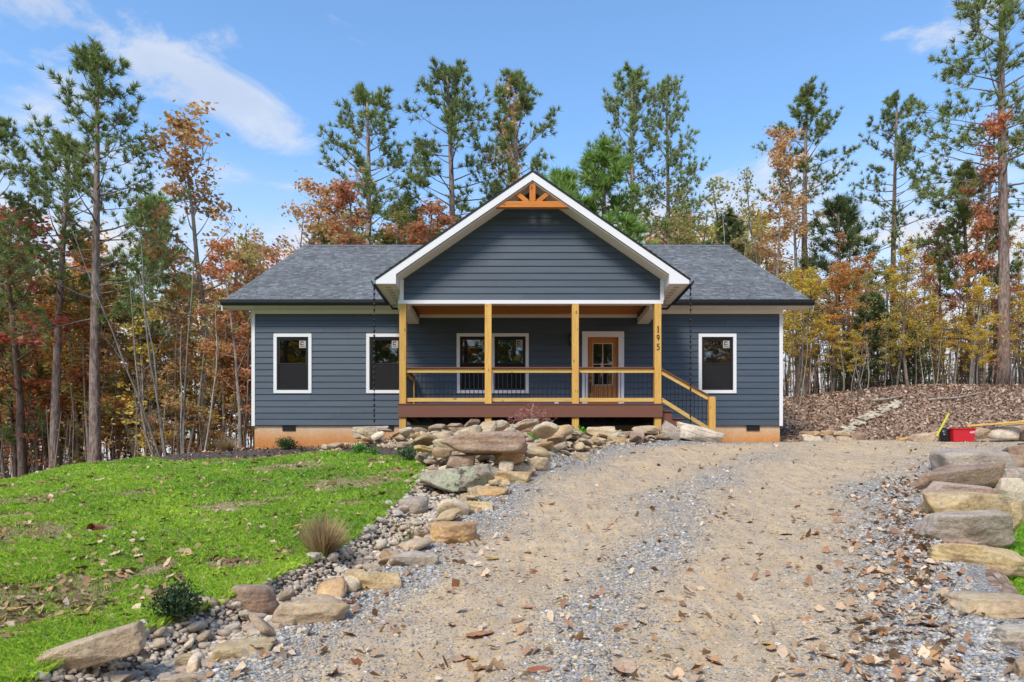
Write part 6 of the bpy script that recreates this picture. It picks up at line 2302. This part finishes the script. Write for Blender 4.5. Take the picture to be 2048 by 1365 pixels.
def wood_label(side, kind, col, px, Y, bark):
    where = next(t for lim, t in ZONE[side] if px < lim)
    row_ = 'front of wood' if Y < 31 else 'middle of wood' if Y < 37 else 'deep in wood'
    bk = {M_DBARK: 'dark', M_GBARK: 'grey', M_PBARK: 'brown', M_PALEBARK: 'pale'}[bark]
    if kind == 'b': return 'bare %s sapling, %s, %s' % (bk, row_, where)
    return '%s %s-stemmed %s-leaved tree, %s, %s' % ('slender' if kind == 't' else 'leafy', bk, CNAME[col], row_, where)


LC, RC = [COPPER, ORANGE, OLIVE, COPPER, YELLOW, RUST], [ORANGE, YELLOW, COPPER, OLIVE, RUST, YELLOW]
for side, a, b, cols, n1, n2, n3 in (('l', -90, 530, LC, 46, 28, 14), ('r', 1560, 2140, RC, 58, 30, 20)):
    gname = 'trees of the wood left of the house' if side == 'l' else 'trees of the wood right of the house'
    for i in range(n1):
        Y = 27 + 20 * rt.random() ** 1.3
        px = a + (b - a) * (i + rt.random()) / n1
        top = rt.uniform(430, 720) + (Y - 27) * 2
        cl, bk = rt.choice(cols), rt.choice([M_DBARK, M_DBARK, M_GBARK, M_PBARK])
        tree(rt.choice(THIN), px, top, Y, cl, 'slender_tree', wood_label(side, 't', cl, px, Y, bk), gname, bk, rt.uniform(.8, 1.5))
    for i in range(n2):
        Y = 25.5 + 16 * rt.random() ** 1.5
        px = a + (b - a) * (i + rt.random()) / n2
        bk = rt.choice([M_PALEBARK, M_GBARK, M_DBARK, M_DBARK])
        tree(rt.choice(BARE[1:]), px, rt.uniform(600, 800), Y, BROWN, 'bare_sapling', wood_label(side, 'b', BROWN, px, Y, bk), gname, bk, rt.uniform(.9, 1.6), lean=rt.gauss(0, .05))
    for i in range(n3):
        Y = 28 + 14 * rt.random()
        px = a + (b - a) * (i + rt.random()) / n3
        cl = rt.choice(cols)
        tree(rt.choice(BROADS), px, rt.uniform(480, 680), Y, cl, 'wood_tree', wood_label(side, 'd', cl, px, Y, M_DBARK), gname, M_DBARK, rt.uniform(1.0, 1.5))
# leafy understorey at mid height
for side, a, b, cols in (('l', -60, 500, [ORANGE, COPPER, YELLOW, RUST, ORANGE]), ('r', 1590, 2110, [ORANGE, YELLOW, COPPER, ORANGE, OLIVE])):
    nu = 12 if side == 'l' else 15
    for i in range(nu):
        px = a + (b - a) * (i + rt.random()) / nu
        Y = rt.uniform(29, 36)
        cl = rt.choice(cols)
        where = next(t for lim, t in ZONE[side] if px < lim)
        tree(BROADS[3] if i % 2 else BROADS[0], px, rt.uniform(560, 730), Y, cl, 'understorey_tree', 'low spreading %s-leaved tree under the tall ones, %s' % (CNAME[cl], where), 'leafy understorey of the wood', M_GBARK, rt.uniform(1.3, 1.9))
# crowns just over the ridge
for i in range(26):
    px = rt.choice((rt.uniform(520, 830), rt.uniform(1290, 1570)))
    where = next(t for lim, t in ((610, 'at its left end'), (690, 'under the copper tree'), (770, 'under the lone pine'), (1000, 'near the left gable slope'), (1380, 'near the right gable slope'), (1450, 'left of the sparse olive tree'), (1510, 'by the sparse olive tree'), (9999, 'at its right end')) if px < lim)
    cl = rt.choice([COPPER, RUST, ORANGE, OLIVE] if px < 1000 else [OLIVE, OLIVE, COPPER, YELLOW])
    tree(rt.choice(BROADS + SPARSE), px, rt.uniform(425, 485), rt.uniform(38, 50), cl, 'background_tree', 'distant %s tree showing just over the roof ridge, %s' % (CNAME[cl], where), 'trees over the roof ridge', M_GBARK, rt.uniform(1.1, 1.6))
# across the drive, behind the viewpoint: what the windows mirror
for i in range(84):
    x, y = rt.uniform(-34, 34), rt.uniform(-50, -24)
    pr = rt.choice(BROADS + [PINES[0], PINES[2]])
    isp = pr in PINES
    root = empty('facing_tree', (x, y, Hs(x, y)), rt.uniform(0, 6))
    s = rt.uniform(1.1, 1.8)
    root.scale = (s * 1.4, s * 1.4, s)
    tag(root, 'autumn tree across the drive, mirrored in the windows', 'tree', 'trees facing the house, seen in the window panes')
    t = obj('trunk', pr['trunk'], None, root)
    t.material_slots[0].link = 'OBJECT'
    t.material_slots[0].material = M_DBARK
    c = obj('crown', pr['crown'], None, root)
    c.material_slots[0].link = 'OBJECT'
    c.material_slots[0].material = M_NEEDLE if isp else M_LEAF
    cc = GREEN if isp else rt.choice([ORANGE, YELLOW, COPPER, OLIVE])
    c.color = (*cc, 1)

# brush and far wood: a mass of thin stems and dead leaves
def brush(name, label, n, xr_, yr_, hmin, hmax, seed, side, leaves, cols):
    r = np.random.default_rng(seed)
    Y = yr_[0] + (yr_[1] - yr_[0]) * r.random(n) ** 1.2
    px = r.uniform(xr_[0], xr_[1], n)
    X = (px - CX) / F * Y
    Z = H(X, Y)
    h = r.uniform(hmin, hmax, n)
    w = r.uniform(.012, .05, n)
    lx_, ly_ = r.normal(0, .10, n) * h, r.normal(0, .06, n) * h
    a = r.uniform(0, 3.14, n)
    V, Fc = [], []
    b = np.stack([X, Y, Z - .1], 1)
    t = np.stack([X + lx_, Y + ly_, Z + h], 1)
    m_ = (b + t) / 2 + np.stack([r.normal(0, .08, n), r.normal(0, .08, n), np.zeros(n)], 1) * h[:, None] * .3
    rings = []
    for c, s in ((b, 1.0), (m_, .7), (t, .25)):
        for k in range(3):
            an = a + k * 2.094
            rings.append(c + np.stack([np.cos(an), np.sin(an), np.zeros(n)], 1) * (w * s)[:, None])
    V = np.stack(rings, 1).reshape(-1, 3)
    q = []
    for lv_ in range(2):
        for k in range(3):
            q.append((lv_ * 3 + k, lv_ * 3 + (k + 1) % 3, lv_ * 3 + 3 + (k + 1) % 3, lv_ * 3 + 3 + k))
    Fc = ((np.arange(n) * 9)[:, None, None] + np.array(q)[None]).reshape(-1, 4)
    pal = np.array([(.18, .14, .115), (.24, .19, .155), (.33, .28, .23), (.13, .10, .085)])
    C = pal[r.integers(0, 4, n)] * r.uniform(.7, 1.2, (n, 1))
    o = obj(name, npmesh(name, V, Fc, True, np.repeat(C[:, None], 9, 1).reshape(-1, 3)), M_PEB)
    tag(o, label, 'brush', kind='stuff')
    k = r.integers(0, n, leaves)
    u = r.uniform(.15, 1, leaves)[:, None]
    C_ = b[k] * (1 - u) + t[k] * u + r.normal(0, .35, (leaves, 3)) * np.array([1, 1, .5])
    V, Fc = leaf_quads(r, C_, .13)
    pal = np.array(cols)
    C = pal[r.integers(0, len(pal), leaves)]
    o = obj(name + '_leaves', npmesh(name + '_leaves', V, Fc, False, np.repeat(C[:, None], 4, 1).reshape(-1, 3)), MATS.get('brush_leaf') or m_leaf('brush_leaf', .35, .02, .4, True))
    tag(o, label.replace('stems', 'dead leaves'), 'leaves', kind='stuff')


brush('left_brush', 'tangle of thin stems in the wood behind the lawn', 520, (-120, 540), (26, 48), 1.0, 4.5, 5, 'l', 5000, [BROWN, RUST, COPPER, OLIVE])
brush('right_brush', 'tangle of thin stems in the wood above the bank', 560, (1555, 2160), (30.5, 52), 1.0, 4.5, 6, 'r', 6000, [ORANGE, YELLOW, COPPER, OLIVE, BROWN])
brush('far_wood', 'distant wood of crowded stems closing the view', 900, (-250, 2300), (56, 100), 2.5, 7, 9, 'f', 7000, [BROWN, RUST, COPPER, OLIVE, ORANGE])
